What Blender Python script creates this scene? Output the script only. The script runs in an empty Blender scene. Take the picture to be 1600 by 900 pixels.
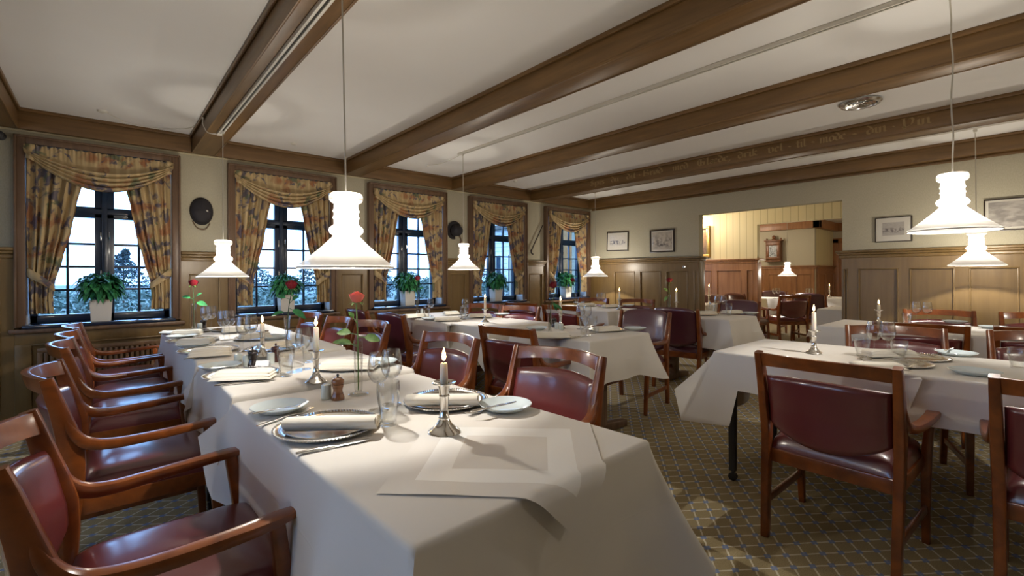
import bpy, bmesh, math, random
from math import sin, cos, pi, radians, sqrt
from mathutils import Vector, Matrix
random.seed(7)
S = bpy.context.scene
COL = S.collection

# ------------------------------------------------------------------ camera
H = 1.18
FPX, CYP, YAW, ROLL = 725.27, 430.18, radians(48.7267), radians(-0.23359)
_F = Vector((cos(YAW), sin(YAW), 0)); _R0 = Vector((sin(YAW), -cos(YAW), 0)); _U0 = Vector((0, 0, 1))
_R = _R0*cos(ROLL) + _U0*sin(ROLL); _U = _U0*cos(ROLL) - _R0*sin(ROLL)
cd = bpy.data.cameras.new('camera'); cam = bpy.data.objects.new('camera', cd); COL.objects.link(cam)
cam.matrix_world = Matrix(((_R.x, _U.x, -_F.x, 0), (_R.y, _U.y, -_F.y, 0), (_R.z, _U.z, -_F.z, H), (0, 0, 0, 1)))
cd.sensor_width = 36; cd.lens = FPX/1600*36; cd.shift_y = (CYP-450)/1600; cd.clip_start = 0.02; cd.clip_end = 300
S.camera = cam
def _ray(x, y): return _F + _R*((x-800)/FPX) - _U*((y-CYP)/FPX)
def PZ(x, y, z):
    "point of the photograph on the level z"
    r = _ray(x, y); return Vector((0, 0, H)) + r*((z-H)/r.z)
def PX(x, y, v):
    r = _ray(x, y); return Vector((0, 0, H)) + r*(v/r.x)
def PY(x, y, v):
    r = _ray(x, y); return Vector((0, 0, H)) + r*(v/r.y)

# ------------------------------------------------------------------ world, light, exposure
W = bpy.data.worlds.new('sky'); S.world = W; W.use_nodes = True
SKY_COLOR, SKY_STRENGTH = (0.28, 0.53, 1.0, 1), 6.5
PENDANT_W = 38.0
FILL_GLOBE = 45.0
EXPOSURE = 0.28
wb = W.node_tree.nodes['Background']; wb.inputs[0].default_value = SKY_COLOR; wb.inputs[1].default_value = SKY_STRENGTH
S.view_settings.view_transform = 'Standard'; S.view_settings.look = 'None'
S.view_settings.gamma = 1.0; S.view_settings.exposure = EXPOSURE; S.view_settings.use_curve_mapping = False
S.cycles.use_denoising = True
S.cycles.max_bounces = 8; S.cycles.diffuse_bounces = 4; S.cycles.glossy_bounces = 4
S.cycles.transparent_max_bounces = 24; S.cycles.transmission_bounces = 6
S.cycles.sample_clamp_indirect = 4.0
S.cycles.caustics_reflective = False; S.cycles.caustics_refractive = False

# ------------------------------------------------------------------ materials
def mat(name, col=(0.5, 0.5, 0.5), rough=0.5, metal=0.0, spec=0.5, coat=0.0, coat_rough=0.1):
    m = bpy.data.materials.new(name); m.use_nodes = True
    b = m.node_tree.nodes['Principled BSDF']
    b.inputs['Base Color'].default_value = (*col, 1); b.inputs['Roughness'].default_value = rough
    b.inputs['Metallic'].default_value = metal; b.inputs['Specular IOR Level'].default_value = spec
    b.inputs['Coat Weight'].default_value = coat; b.inputs['Coat Roughness'].default_value = coat_rough
    return m
class NT:
    def __init__(s, m): s.t = m.node_tree; s.n = s.t.nodes; s.l = s.t.links; s.b = s.n.get('Principled BSDF')
    def new(s, typ, **kw):
        n = s.n.new(typ)
        for k, v in kw.items():
            if hasattr(n, k): setattr(n, k, v)
            else: n.inputs[k.replace('_', ' ')].default_value = v
        return n
    def link(s, a, b): s.l.new(a, b)
    def ramp(s, fac, stops):
        r = s.n.new('ShaderNodeValToRGB'); e = r.color_ramp.elements
        while len(e) < len(stops): e.new(0.5)
        for x, (p, c) in zip(e, stops): x.position = p; x.color = (*c, 1) if len(c) == 3 else c
        s.l.new(fac, r.inputs[0]); return r.outputs[0]
    def math(s, op, a, b=None):
        n = s.n.new('ShaderNodeMath'); n.operation = op
        for i, v in enumerate((a, b)):
            if v is None: continue
            if isinstance(v, (int, float)): n.inputs[i].default_value = v
            else: s.l.new(v, n.inputs[i])
        return n.outputs[0]
    def mix(s, fac, a, b):
        n = s.n.new('ShaderNodeMix'); n.data_type = 'RGBA'
        for i, v in ((0, fac), (6, a), (7, b)):
            if isinstance(v, (int, float)): n.inputs[i].default_value = v
            elif isinstance(v, tuple): n.inputs[i].default_value = (*v, 1)
            else: s.l.new(v, n.inputs[i])
        return n.outputs[2]
    def coord(s, kind='Object', scale=(1, 1, 1), rot=(0, 0, 0)):
        c = s.n.new('ShaderNodeTexCoord'); m = s.n.new('ShaderNodeMapping')
        m.inputs['Scale'].default_value = scale; m.inputs['Rotation'].default_value = rot
        s.l.new(c.outputs[kind], m.inputs[0]); return m.outputs[0]
    def noise(s, vec, scale=5, detail=3, dist=0.0):
        n = s.n.new('ShaderNodeTexNoise'); n.inputs['Scale'].default_value = scale; n.inputs['Detail'].default_value = detail
        n.inputs['Distortion'].default_value = dist; s.l.new(vec, n.inputs[0]); return n.outputs[0]
    def bump(s, h, strength=0.2, dist=0.01):
        n = s.n.new('ShaderNodeBump'); n.inputs['Strength'].default_value = strength; n.inputs['Distance'].default_value = dist
        s.l.new(h, n.inputs['Height']); s.l.new(n.outputs[0], s.b.inputs['Normal'])
def wood(name, dark, light, rough, scale, coat=0.0, kind='Object'):
    m = mat(name, light, rough, coat=coat, coat_rough=0.12); t = NT(m)
    v = t.coord(kind, scale); n = t.noise(v, 1.0, 6, 0.6)
    t.link(t.ramp(n, [(0.3, dark), (0.7, light)]), t.b.inputs['Base Color'])
    t.bump(n, 0.06, 0.004)
    return m
M = {}
M['beam'] = wood('oak_beam', (0.12, 0.064, 0.019), (0.20, 0.108, 0.036), 0.42, (26, 2.2, 26))
M['beamx'] = wood('oak_beam_along_wall', (0.12, 0.064, 0.022), (0.20, 0.108, 0.040), 0.40, (2.2, 26, 26))
M['panel'] = wood('grained_panelling', (0.165, 0.100, 0.034), (0.205, 0.128, 0.046), 0.36, (30, 30, 2.2))
M['panelwarm'] = wood('reddish_panelling', (0.24, 0.105, 0.04), (0.36, 0.17, 0.07), 0.38, (20, 20, 2.0))
M['casing'] = wood('dark_casing', (0.11, 0.062, 0.034), (0.18, 0.105, 0.06), 0.42, (30, 30, 2.2))
M['chair'] = wood('mahogany', (0.12, 0.028, 0.006), (0.26, 0.070, 0.012), 0.28, (14, 14, 14), coat=0.35)
M['cabinet'] = wood('cabinet_wood', (0.12, 0.045, 0.015), (0.22, 0.09, 0.035), 0.4, (20, 20, 3))
# wall fabric
m = M['wall'] = mat('cream_wall_fabric', (0.44, 0.39, 0.26), 0.85, spec=0.2); t = NT(m)
v = t.coord('Object', (170, 170, 60)); n = t.noise(v, 1.0, 2)
t.link(t.ramp(n, [(0.3, (0.45, 0.41, 0.30)), (0.7, (0.52, 0.475, 0.355))]), t.b.inputs['Base Color']); t.bump(n, 0.12, 0.003)
M['ceil'] = mat('white_ceiling', (0.86, 0.845, 0.82), 0.85, spec=0.2)
t = NT(M['ceil']); n = t.noise(t.coord('Object', (1, 1, 1)), 1.3, 3)
t.link(t.ramp(n, [(0.3, (0.85, 0.835, 0.81)), (0.7, (0.89, 0.88, 0.86))]), t.b.inputs['Base Color'])
M['cream'] = mat('cream_paint', (0.62, 0.55, 0.36), 0.5)
m = M['bead'] = mat('cream_boarding', (0.66, 0.57, 0.33), 0.45); t = NT(m)
sx = t.new('ShaderNodeSeparateXYZ'); t.link(t.coord('Object'), sx.inputs[0])
fr = t.math('FRACT', t.math('MULTIPLY', t.math('ADD', sx.outputs[0], sx.outputs[1]), 8.5))
g = t.math('LESS_THAN', t.math('ABSOLUTE', t.math('SUBTRACT', fr, 0.5)), 0.05)
t.link(t.mix(g, (0.66, 0.57, 0.33), (0.46, 0.38, 0.20)), t.b.inputs['Base Color'])
# carpet: rhombic lattice of pale lines with blue stars on the crossings
m = M['carpet'] = mat('lattice_carpet', (0.2, 0.15, 0.08), 0.95, spec=0.1); t = NT(m)
sx = t.new('ShaderNodeSeparateXYZ'); cvec = t.coord('Object'); t.link(cvec, sx.inputs[0])
wob = t.math('MULTIPLY', t.math('SUBTRACT', t.noise(cvec, 60, 2), 0.5), 0.06)
a = t.math('DIVIDE', sx.outputs[0], 0.129); b = t.math('DIVIDE', sx.outputs[1], 0.098)
def per(x, off): return t.math('ABSOLUTE', t.math('SUBTRACT', t.math('FRACT', t.math('ADD', t.math('SUBTRACT', x, off-0.5), wob)), 0.5))
p = per(t.math('ADD', a, b), 27.875); q = per(t.math('ADD', t.math('SUBTRACT', a, b), 60.0), 66.405)
line = t.math('LESS_THAN', t.math('MINIMUM', p, q), 0.05)
star = t.math('LESS_THAN', t.math('MAXIMUM', p, q), 0.165)
cn = t.noise(cvec, 260, 3)
base = t.ramp(cn, [(0.3, (0.28, 0.22, 0.115)), (0.7, (0.46, 0.37, 0.205))])
c1 = t.mix(line, base, (0.70, 0.64, 0.48)); c2 = t.mix(t.math('MULTIPLY', star, 0.8), c1, (0.16, 0.24, 0.46))
t.link(c2, t.b.inputs['Base Color']); t.bump(cn, 0.5, 0.004)
# leather
for k, c in (('leather', (0.125, 0.019, 0.020)), ('leather_dark', (0.085, 0.018, 0.030)), ('leather_brown', (0.12, 0.035, 0.02))):
    m = M[k] = mat(k, c, 0.34, spec=0.6, coat=1.0, coat_rough=0.17); t = NT(m)
    n = t.noise(t.coord('Object'), 260, 3); t.bump(n, 0.07, 0.002)
# linen
for k, c in (('linen', (0.74, 0.70, 0.635)), ('linen2', (0.78, 0.745, 0.68)), ('napkin', (0.80, 0.75, 0.64))):
    m = M[k] = mat(k, c, 0.8, spec=0.25); t = NT(m)
    b1 = t.noise(t.coord('Object', (5, 5, 5)), 1.0, 3); sx = t.new('ShaderNodeSeparateXYZ'); t.link(t.coord('Object'), sx.inputs[0])
    def crease(v, off): return t.math('MAXIMUM', 0.0, t.math('SUBTRACT', 1.0, t.math('DIVIDE', t.math('ABSOLUTE', t.math('SUBTRACT', v, off)), 0.004)))
    h_ = t.math('ADD', b1, t.math('MULTIPLY', 0.07, t.math('MAXIMUM', crease(sx.outputs[0], 0.02), t.math('MAXIMUM', crease(sx.outputs[1], 0.18), crease(sx.outputs[2], -.16)))))
    t.bump(h_ if k != 'napkin' else b1, 0.12, 0.03)
    t.b.inputs['Sheen Weight'].default_value = 0.15
m = M['overlay'] = mat('satin_banded_linen', (0.76, 0.72, 0.66), 0.6); t = NT(m)
sx = t.new('ShaderNodeSeparateXYZ'); t.link(t.coord('UV'), sx.inputs[0])
mx = t.math('MAXIMUM', t.math('ABSOLUTE', sx.outputs[0]), t.math('ABSOLUTE', sx.outputs[1]))
band = t.math('MULTIPLY', t.math('GREATER_THAN', mx, 0.46), t.math('LESS_THAN', mx, 0.74))
t.link(t.mix(band, (0.73, 0.69, 0.63), (0.88, 0.86, 0.81)), t.b.inputs['Base Color'])
t.link(t.math('SUBTRACT', 0.65, t.math('MULTIPLY', band, 0.2)), t.b.inputs['Roughness'])
M['silver'] = mat('silver', (0.82, 0.79, 0.74), 0.16, metal=1.0)
M['steel'] = mat('steel', (0.72, 0.71, 0.69), 0.22, metal=1.0)
M['porcelain'] = mat('pale_blue_porcelain', (0.66, 0.74, 0.76), 0.12)
M['white_ceramic'] = mat('white_ceramic', (0.72, 0.68, 0.60), 0.22)
M['saltgrey'] = mat('glazed_grey', (0.58, 0.63, 0.60), 0.2)
M['wax'] = mat('ivory_wax', (0.85, 0.79, 0.66), 0.45); b_ = M['wax'].node_tree.nodes['Principled BSDF']; b_.inputs['Subsurface Weight'].default_value = 0.6; b_.inputs['Subsurface Radius'].default_value = (1, .6, .3); b_.inputs['Subsurface Scale'].default_value = 0.012
M['mill'] = wood('turned_walnut', (0.16, 0.055, 0.018), (0.30, 0.12, 0.045), 0.22, (10, 10, 60), coat=0.6)
M['milldark'] = mat('black_lacquer', (0.018, 0.012, 0.012), 0.25, coat=0.5)
M['milldarkred'] = mat('dark_red_lacquer', (0.05, 0.008, 0.008), 0.25, coat=0.5)
M['black'] = mat('black_metal', (0.02, 0.02, 0.022), 0.45)
M['frameblue'] = mat('blue_black_paint', (0.010, 0.022, 0.050), 0.28, coat=0.3)
M['reveal'] = mat('reveal_paint', (0.55, 0.56, 0.56), 0.4)
M['sill'] = mat('dark_gloss_sill', (0.012, 0.022, 0.05), 0.16, coat=0.5)
M['whitepl'] = mat('white_plastic', (0.70, 0.67, 0.60), 0.4)
M['cordm'] = mat('pale_cord', (0.55, 0.51, 0.43), 0.6)
M['slot'] = mat('dark_slot', (0.02, 0.018, 0.012), 0.6)
M['paper'] = mat('paper_card', (0.85, 0.84, 0.82), 0.7)
M['soil'] = mat('soil', (0.03, 0.02, 0.012), 0.95)
M['felt'] = mat('black_felt', (0.018, 0.015, 0.018), 0.75)
M['leatherstrap'] = mat('tan_strap', (0.16, 0.10, 0.05), 0.6)
M['gilt'] = mat('gilt', (0.62, 0.40, 0.12), 0.35, metal=0.9)
M['darkframe'] = mat('dark_frame', (0.03, 0.018, 0.010), 0.35)
M['mount'] = mat('picture_mount', (0.62, 0.58, 0.50), 0.6)
M['gold_paint'] = mat('faded_gold_lettering', (0.30, 0.20, 0.085), 0.5)
M['radiator'] = wood('slatted_cover', (0.16, 0.09, 0.045), (0.24, 0.14, 0.07), 0.4, (20, 20, 2))
def leafm(name, c1, c2, rough=0.35):
    m = mat(name, c1, rough); t = NT(m); n = t.noise(t.coord('Object'), 30, 2)
    t.link(t.ramp(n, [(0.35, c1), (0.65, c2)]), t.b.inputs['Base Color']); return m
M['leaf'] = leafm('glossy_leaf', (0.014, 0.10, 0.038), (0.05, 0.26, 0.085))
M['roseleaf'] = leafm('rose_leaf', (0.09, 0.22, 0.05), (0.26, 0.42, 0.13))
M['stem'] = mat('green_stem', (0.16, 0.28, 0.07), 0.5)
M['stemdark'] = mat('dark_green_stem', (0.03, 0.07, 0.02), 0.5)
M['rosepink'] = mat('coral_petal', (0.85, 0.20, 0.16), 0.5)
M['rosered'] = mat('dark_red_petal', (0.20, 0.006, 0.016), 0.5)
M['bark'] = mat('bark', (0.08, 0.05, 0.03), 0.9)
M['lawn'] = leafm('lawn', (0.09, 0.12, 0.10), (0.14, 0.17, 0.16), 0.95)
M['bush'] = leafm('bush_leaf', (0.075, 0.115, 0.09), (0.115, 0.16, 0.135), 0.8)
M['conifer'] = leafm('conifer_leaf', (0.015, 0.034, 0.04), (0.04, 0.07, 0.075), 0.85)
M['siding'] = mat('pale_siding', (0.66, 0.68, 0.70), 0.6)
t = NT(M['siding']); sx = t.new('ShaderNodeSeparateXYZ'); t.link(t.coord('Object'), sx.inputs[0])
g = t.math('LESS_THAN', t.math('FRACT', t.math('MULTIPLY', sx.outputs[2], 6)), 0.15)
t.link(t.mix(g, (0.66, 0.68, 0.70), (0.30, 0.33, 0.37)), t.b.inputs['Base Color'])
M['darkglass'] = mat('dark_glass', (0.03, 0.05, 0.07), 0.05)
# curtain fabric: ochre ground, faint stripes, rust / blue / green flower sprays
m = M['curtain'] = mat('floral_curtain', (0.4, 0.28, 0.12), 0.85, spec=0.15); t = NT(m)
v = t.coord('Object'); sx = t.new('ShaderNodeSeparateXYZ'); t.link(v, sx.inputs[0])
st = t.math('SINE', t.math('MULTIPLY', sx.outputs[0], 95))
base = t.ramp(st, [(0.1, (0.46, 0.34, 0.18)), (0.9, (0.56, 0.42, 0.23))])
n1 = t.noise(v, 5.0, 3, 0.8); n2 = t.noise(t.coord('Object', (1, 1, 1), (0.4, 0.9, 0.3)), 9.0, 4, 1.0)
n3 = t.noise(t.coord('Object', (1, 1, 1), (1.4, 0.2, 2.3)), 8.0, 3, 0.6)
c = t.mix(t.ramp(n1, [(0.52, (0, 0, 0)), (0.60, (0.8, 0.8, 0.8))]), base, (0.32, 0.12, 0.055))
c = t.mix(t.ramp(n2, [(0.53, (0, 0, 0)), (0.60, (0.85, 0.85, 0.85))]), c, (0.075, 0.075, 0.125))
c = t.mix(t.ramp(n3, [(0.60, (0, 0, 0)), (0.66, (0.8, 0.8, 0.8))]), c, (0.13, 0.16, 0.09))
t.link(c, t.b.inputs['Base Color'])
# glass: thin clear walls
def thin_glass(name, lo, hi, tint, edge=1.0):
    m = bpy.data.materials.new(name); m.use_nodes = True; nt = m.node_tree; n = nt.nodes; n.clear()
    o = n.new('ShaderNodeOutputMaterial'); mx = n.new('ShaderNodeMixShader'); tr = n.new('ShaderNodeBsdfTransparent')
    gl = n.new('ShaderNodeBsdfGlossy'); lw = n.new('ShaderNodeLayerWeight'); mr = n.new('ShaderNodeMapRange')
    tr.inputs[0].default_value = (*tint, 1); gl.inputs['Roughness'].default_value = 0.02; lw.inputs[0].default_value = 0.22
    mr.inputs[3].default_value = lo; mr.inputs[4].default_value = hi
    L = nt.links; cr = n.new('ShaderNodeValToRGB'); cr.color_ramp.elements[0].position = .45; cr.color_ramp.elements[0].color = (*tint, 1); cr.color_ramp.elements[1].color = (*(edge*x for x in tint), 1); L.new(lw.outputs['Facing'], cr.inputs[0]); L.new(cr.outputs[0], tr.inputs[0]); L.new(lw.outputs['Facing'], mr.inputs[0]); L.new(mr.outputs[0], mx.inputs[0])
    L.new(tr.outputs[0], mx.inputs[1]); L.new(gl.outputs[0], mx.inputs[2]); L.new(mx.outputs[0], o.inputs[0]); return m
M['glass'] = thin_glass('clear_glass', 0.035, 0.85, (0.985, 0.99, 0.985), .45)
M['pane'] = thin_glass('window_pane', 0.03, 0.5, (0.95, 0.97, 0.98))
# opal lamp glass, lit by the bulb inside
m = bpy.data.materials.new('opal_glass'); m.use_nodes = True; n = m.node_tree.nodes; n.clear(); L = m.node_tree.links
o = n.new('ShaderNodeOutputMaterial'); mx = n.new('ShaderNodeMixShader'); mx2 = n.new('ShaderNodeMixShader')
df = n.new('ShaderNodeBsdfDiffuse'); tl = n.new('ShaderNodeBsdfTranslucent'); gs = n.new('ShaderNodeBsdfGlossy')
df.inputs[0].default_value = (0.82, 0.81, 0.79, 1); tl.inputs[0].default_value = (0.85, 0.82, 0.76, 1); gs.inputs['Roughness'].default_value = 0.08
mx.inputs[0].default_value = 0.10; mx2.inputs[0].default_value = 0.06
mx3 = n.new('ShaderNodeMixShader'); tp = n.new('ShaderNodeBsdfTransparent'); tp.inputs[0].default_value = (1, .96, .88, 1); mx3.inputs[0].default_value = 0.30
L.new(df.outputs[0], mx.inputs[1]); L.new(tl.outputs[0], mx.inputs[2]); L.new(mx.outputs[0], mx2.inputs[1]); L.new(gs.outputs[0], mx2.inputs[2]); L.new(mx2.outputs[0], mx3.inputs[1]); L.new(tp.outputs[0], mx3.inputs[2]); L.new(mx3.outputs[0], o.inputs[0])
M['opal'] = m
def emit(name, col, s):
    m = mat(name, col, 0.5); b = m.node_tree.nodes['Principled BSDF']
    b.inputs['Emission Color'].default_value = (*col, 1); b.inputs['Emission Strength'].default_value = s; return m
M['bulb'] = emit('lit_bulb', (1.0, 0.90, 0.75), 3)
M['globe'] = emit('fill_globe_glow', (1.0, 0.86, 0.68), FILL_GLOBE)
M['flame'] = emit('candle_flame', (1.0, 0.66, 0.28), 22)
# engraving-like pictures
def picture(name, c1, c2, sc, bands):
    m = mat(name, c1, 0.4, coat=0.5, coat_rough=0.03); t = NT(m); v = t.coord('Generated')
    n = t.noise(v, sc, 5, 0.5); sx = t.new('ShaderNodeSeparateXYZ'); t.link(v, sx.inputs[0])
    k = t.ramp(sx.outputs[2], bands)
    f = t.math('MULTIPLY', t.ramp(n, [(0.42, (0, 0, 0)), (0.62, (1, 1, 1))]), k)
    t.link(t.mix(f, c1, c2), t.b.inputs['Base Color']); return m
B3 = [(0.15, (0.05,)*3), (0.3, (1, 1, 1)), (0.5, (1, 1, 1)), (0.62, (0.12,)*3)]
M['pic1'] = picture('street_engraving', (0.66, 0.62, 0.56), (0.12, 0.12, 0.16), 9, B3)
M['pic2'] = picture('landscape_engraving', (0.52, 0.46, 0.38), (0.13, 0.11, 0.10), 6, [(0.1, (0.2,)*3), (0.25, (1, 1, 1)), (0.6, (0.7,)*3), (0.9, (0.25,)*3)])
M['pic3'] = picture('harbour_engraving', (0.42, 0.38, 0.33), (0.14, 0.12, 0.11), 8, B3)
M['pic4'] = picture('chart_engraving', (0.46, 0.42, 0.37), (0.20, 0.18, 0.16), 5, [(0.0, (0.8,)*3), (1, (0.7,)*3)])
M['pic5'] = picture('dark_oil_painting', (0.20, 0.12, 0.06), (0.02, 0.015, 0.012), 4, [(0, (1,)*3), (1, (0.3,)*3)])
M['pic6'] = picture('cabinet_window', (0.45, 0.48, 0.50), (0.02, 0.03, 0.04), 6, [(0, (0.6,)*3), (0.5, (1, 1, 1)), (1, (0.6,)*3)])

# ------------------------------------------------------------------ mesh helpers
def bx(bm, x0, x1, y0, y1, z0, z1, bev=0.0, seg=2):
    vs = [bm.verts.new(p) for p in ((x0, y0, z0), (x1, y0, z0), (x1, y1, z0), (x0, y1, z0), (x0, y0, z1), (x1, y0, z1), (x1, y1, z1), (x0, y1, z1))]
    fs = [bm.faces.new([vs[i] for i in f]) for f in ((3, 2, 1, 0), (4, 5, 6, 7), (0, 1, 5, 4), (1, 2, 6, 5), (2, 3, 7, 6), (3, 0, 4, 7))]
    if bev > 0:
        es = list({e for f in fs for e in f.edges})
        bmesh.ops.bevel(bm, geom=es, offset=bev, segments=seg, profile=0.5, affect='EDGES', clamp_overlap=True)
def lathe(bm, prof, n=24, c=(0, 0, 0), caps=True):
    rings = []
    for r, z in prof:
        if r < 1e-5: rings.append([bm.verts.new((c[0], c[1], c[2]+z))])
        else: rings.append([bm.verts.new((c[0]+r*cos(2*pi*i/n), c[1]+r*sin(2*pi*i/n), c[2]+z)) for i in range(n)])
    for a, b in zip(rings, rings[1:]):
        for i in range(n):
            j = (i+1) % n
            if len(a) == 1 and len(b) == 1: continue
            if len(a) == 1: bm.faces.new((a[0], b[j], b[i]))
            elif len(b) == 1: bm.faces.new((a[i], a[j], b[0]))
            else: bm.faces.new((a[i], a[j], b[j], b[i]))
def tube(bm, pts, rad, n=8, caps=True):
    pts = [Vector(p) for p in pts]; rad = rad if isinstance(rad, (list, tuple)) else [rad]*len(pts)
    rings = []; up = None
    for i, p in enumerate(pts):
        tg = (pts[min(i+1, len(pts)-1)] - pts[max(i-1, 0)]).normalized()
        if up is None: up = tg.orthogonal().normalized()
        up = (up - tg*up.dot(tg)).normalized(); sd = tg.cross(up)
        rings.append([bm.verts.new(p + (up*cos(2*pi*k/n) + sd*sin(2*pi*k/n))*rad[i]) for k in range(n)])
    for a, b in zip(rings, rings[1:]):
        for k in range(n): bm.faces.new((a[k], a[(k+1) % n], b[(k+1) % n], b[k]))
    if caps: bm.faces.new(rings[0][::-1]); bm.faces.new(rings[-1])
def strip(bm, pts, wid, hei, side, rnd=0.3):
    "bar swept along pts: wid along side, hei across; corners rounded"
    pts = [Vector(p) for p in pts]; N = len(pts); rings = []
    wid = wid if isinstance(wid, (list, tuple)) else [wid]*N; hei = hei if isinstance(hei, (list, tuple)) else [hei]*N
    for i, p in enumerate(pts):
        tg = (pts[min(i+1, N-1)] - pts[max(i-1, 0)]).normalized(); s = Vector(side)
        s = (s - tg*s.dot(tg)).normalized(); u = s.cross(tg)
        w, h = wid[i]/2, hei[i]/2; r = min(w, h)*rnd*2
        sec = [(w-r, -h), (w-r*.3, -h+r*.3), (w, -h+r), (w, h-r), (w-r*.3, h-r*.3), (w-r, h), (-w+r, h), (-w+r*.3, h-r*.3), (-w, h-r), (-w, -h+r), (-w+r*.3, -h+r*.3), (-w+r, -h)]
        rings.append([bm.verts.new(p + s*a + u*b) for a, b in sec])
    k = len(rings[0])
    for a, b in zip(rings, rings[1:]):
        for j in range(k): bm.faces.new((a[j], a[(j+1) % k], b[(j+1) % k], b[j]))
    bm.faces.new(rings[0][::-1]); bm.faces.new(rings[-1])
def spline(pts, n=6):
    P = [Vector(p) for p in pts]; out = []
    for i in range(len(P)-1):
        p0, p1, p2, p3 = P[max(i-1, 0)], P[i], P[i+1], P[min(i+2, len(P)-1)]
        for k in range(n):
            t = k/n; out.append(0.5*((2*p1) + (p2-p0)*t + (2*p0-5*p1+4*p2-p3)*t*t + (3*p1-p0-3*p2+p3)*t**3))
    out.append(P[-1]); return out
def lerp_list(v, n):
    out = []
    for i in range(n):
        t = i/(n-1)*(len(v)-1); k = min(int(t), len(v)-2); out.append(v[k] + (v[k+1]-v[k])*(t-k))
    return out
def grid(bm, nu, nv, f, flip=False):
    V = [[bm.verts.new(f(i/nu, j/nv)) for i in range(nu+1)] for j in range(nv+1)]
    for j in range(nv):
        for i in range(nu):
            q = (V[j][i], V[j][i+1], V[j+1][i+1], V[j+1][i])
            bm.faces.new(q[::-1] if flip else q)
    return V
def pad(bm, nu, nv, front, back):
    A = grid(bm, nu, nv, front); B = grid(bm, nu, nv, back, True)
    ra = A[0][:] + [r[-1] for r in A[1:]] + A[-1][-2::-1] + [r[0] for r in A[-2:0:-1]]
    rb = B[0][:] + [r[-1] for r in B[1:]] + B[-1][-2::-1] + [r[0] for r in B[-2:0:-1]]
    n = len(ra)
    for i in range(n): bm.faces.new((ra[(i+1) % n], ra[i], rb[i], rb[(i+1) % n]))
def mesh(name, bm, m, smooth=35):
    bmesh.ops.recalc_face_normals(bm, faces=bm.faces) if smooth is not None and smooth >= 0 else None
    me = bpy.data.meshes.new(name); bm.to_mesh(me); bm.free()
    me.materials.append(M[m] if isinstance(m, str) else m)
    if smooth:
        me.polygons.foreach_set('use_smooth', [True]*len(me.polygons)); me.set_sharp_from_angle(angle=radians(abs(smooth)))
    return me
def BM(): return bmesh.new()
def ob(name, me, parent=None, loc=(0, 0, 0), rz=0.0, sc=1.0):
    o = bpy.data.objects.new(name, me); COL.objects.link(o)
    o.location = loc; o.rotation_euler = (0, 0, rz); o.scale = (sc, sc, sc) if not isinstance(sc, tuple) else sc
    if parent: o.parent = parent
    return o
def tag(o, label, cat, group=None):
    o['label'] = label; o['category'] = cat
    if group: o['group'] = group
    return o
def thing(name, label, cat, loc=(0, 0, 0), rz=0.0, group=None, sc=1.0):
    return tag(ob(name, None, None, loc, rz, sc), label, cat, group)
def struct(name, bm, m, parent=None, smooth=35):
    o = ob(name, mesh(name, bm, m, smooth), parent)
    if not parent: o['kind'] = 'structure'
    return o
def parts(t, kit):
    "hang a kit of (name, mesh, children) on the thing t; meshes are shared between copies"
    for k in kit:
        p = ob(k[0], k[1], t)
        for sub in (k[2] if len(k) > 2 else ()): ob(sub[0], sub[1], p)
    return t

# ------------------------------------------------------------------ the room
WY, FX, CE, BB = 5.10, 6.265, 2.456, 2.30          # window wall, far wall, ceiling, beam underside
XB, YB = -2.6, -3.6                                # walls behind and to the right of the camera
WIN = [(-0.509, 0.511), (0.874, 1.898), (2.264, 3.322), (3.678, 4.738), (5.131, 6.197)]
OY0, OY1, OZ = 1.478, 3.16, 2.015                  # opening in the far wall
X2, X3, X4 = 8.6, 12.5, 13.98                      # passage wall, back wall, deeper back wall
Y2, Z2 = 3.28, 2.053
bm = BM(); bx(bm, XB-.1, 15, YB-.1, 6.3, -0.1, 0.0); struct('floor', bm, 'carpet', smooth=0)
bm = BM(); bx(bm, XB-.1, FX+.05, YB-.1, WY+.1, CE, CE+.12); struct('ceiling', bm, 'ceil', smooth=0)
bm = BM(); bx(bm, FX+.1, 15, -1.2, 6.3, CE, CE+.12); struct('ceiling_beyond', bm, 'ceil', smooth=0)
# window wall with five openings
CW = 0.062; SZ, HZ = 0.80, 2.19
bm = BM(); ops = [(a+CW, b-CW) for a, b in WIN]; xs = [XB] + [v for o in ops for v in o] + [FX+.12]
for i in range(0, len(xs), 2): bx(bm, xs[i], xs[i+1], WY, WY+.30, 0, CE)
for a, b in ops: bx(bm, a, b, WY, WY+.30, 0, SZ); bx(bm, a, b, WY, WY+.30, HZ, CE)
struct('wall_left', bm, 'wall', smooth=0)
bm = BM(); bx(bm, FX, FX+.115, YB, OY0, 0, CE); bx(bm, FX, FX+.115, OY1, WY, 0, CE); bx(bm, FX, FX+.115, OY0, OY1, OZ, CE)
struct('wall_far', bm, 'wall', smooth=0)
BW = [(.2, .95), (1.75, 2.5), (3.3, 4.05)]; bm = BM(); bx(bm, XB-.1, XB, YB, BW[0][0], 0, CE); bx(bm, XB-.1, XB, BW[2][1], WY, 0, CE)
for (a0, a1), (b0, b1) in zip(BW, BW[1:]): bx(bm, XB-.1, XB, a1, b0, 0, CE)
for a0, a1 in BW: bx(bm, XB-.1, XB, a0, a1, 0, .82); bx(bm, XB-.1, XB, a0, a1, 2.2, CE)
struct('wall_back', bm, 'wall', smooth=0)
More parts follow.
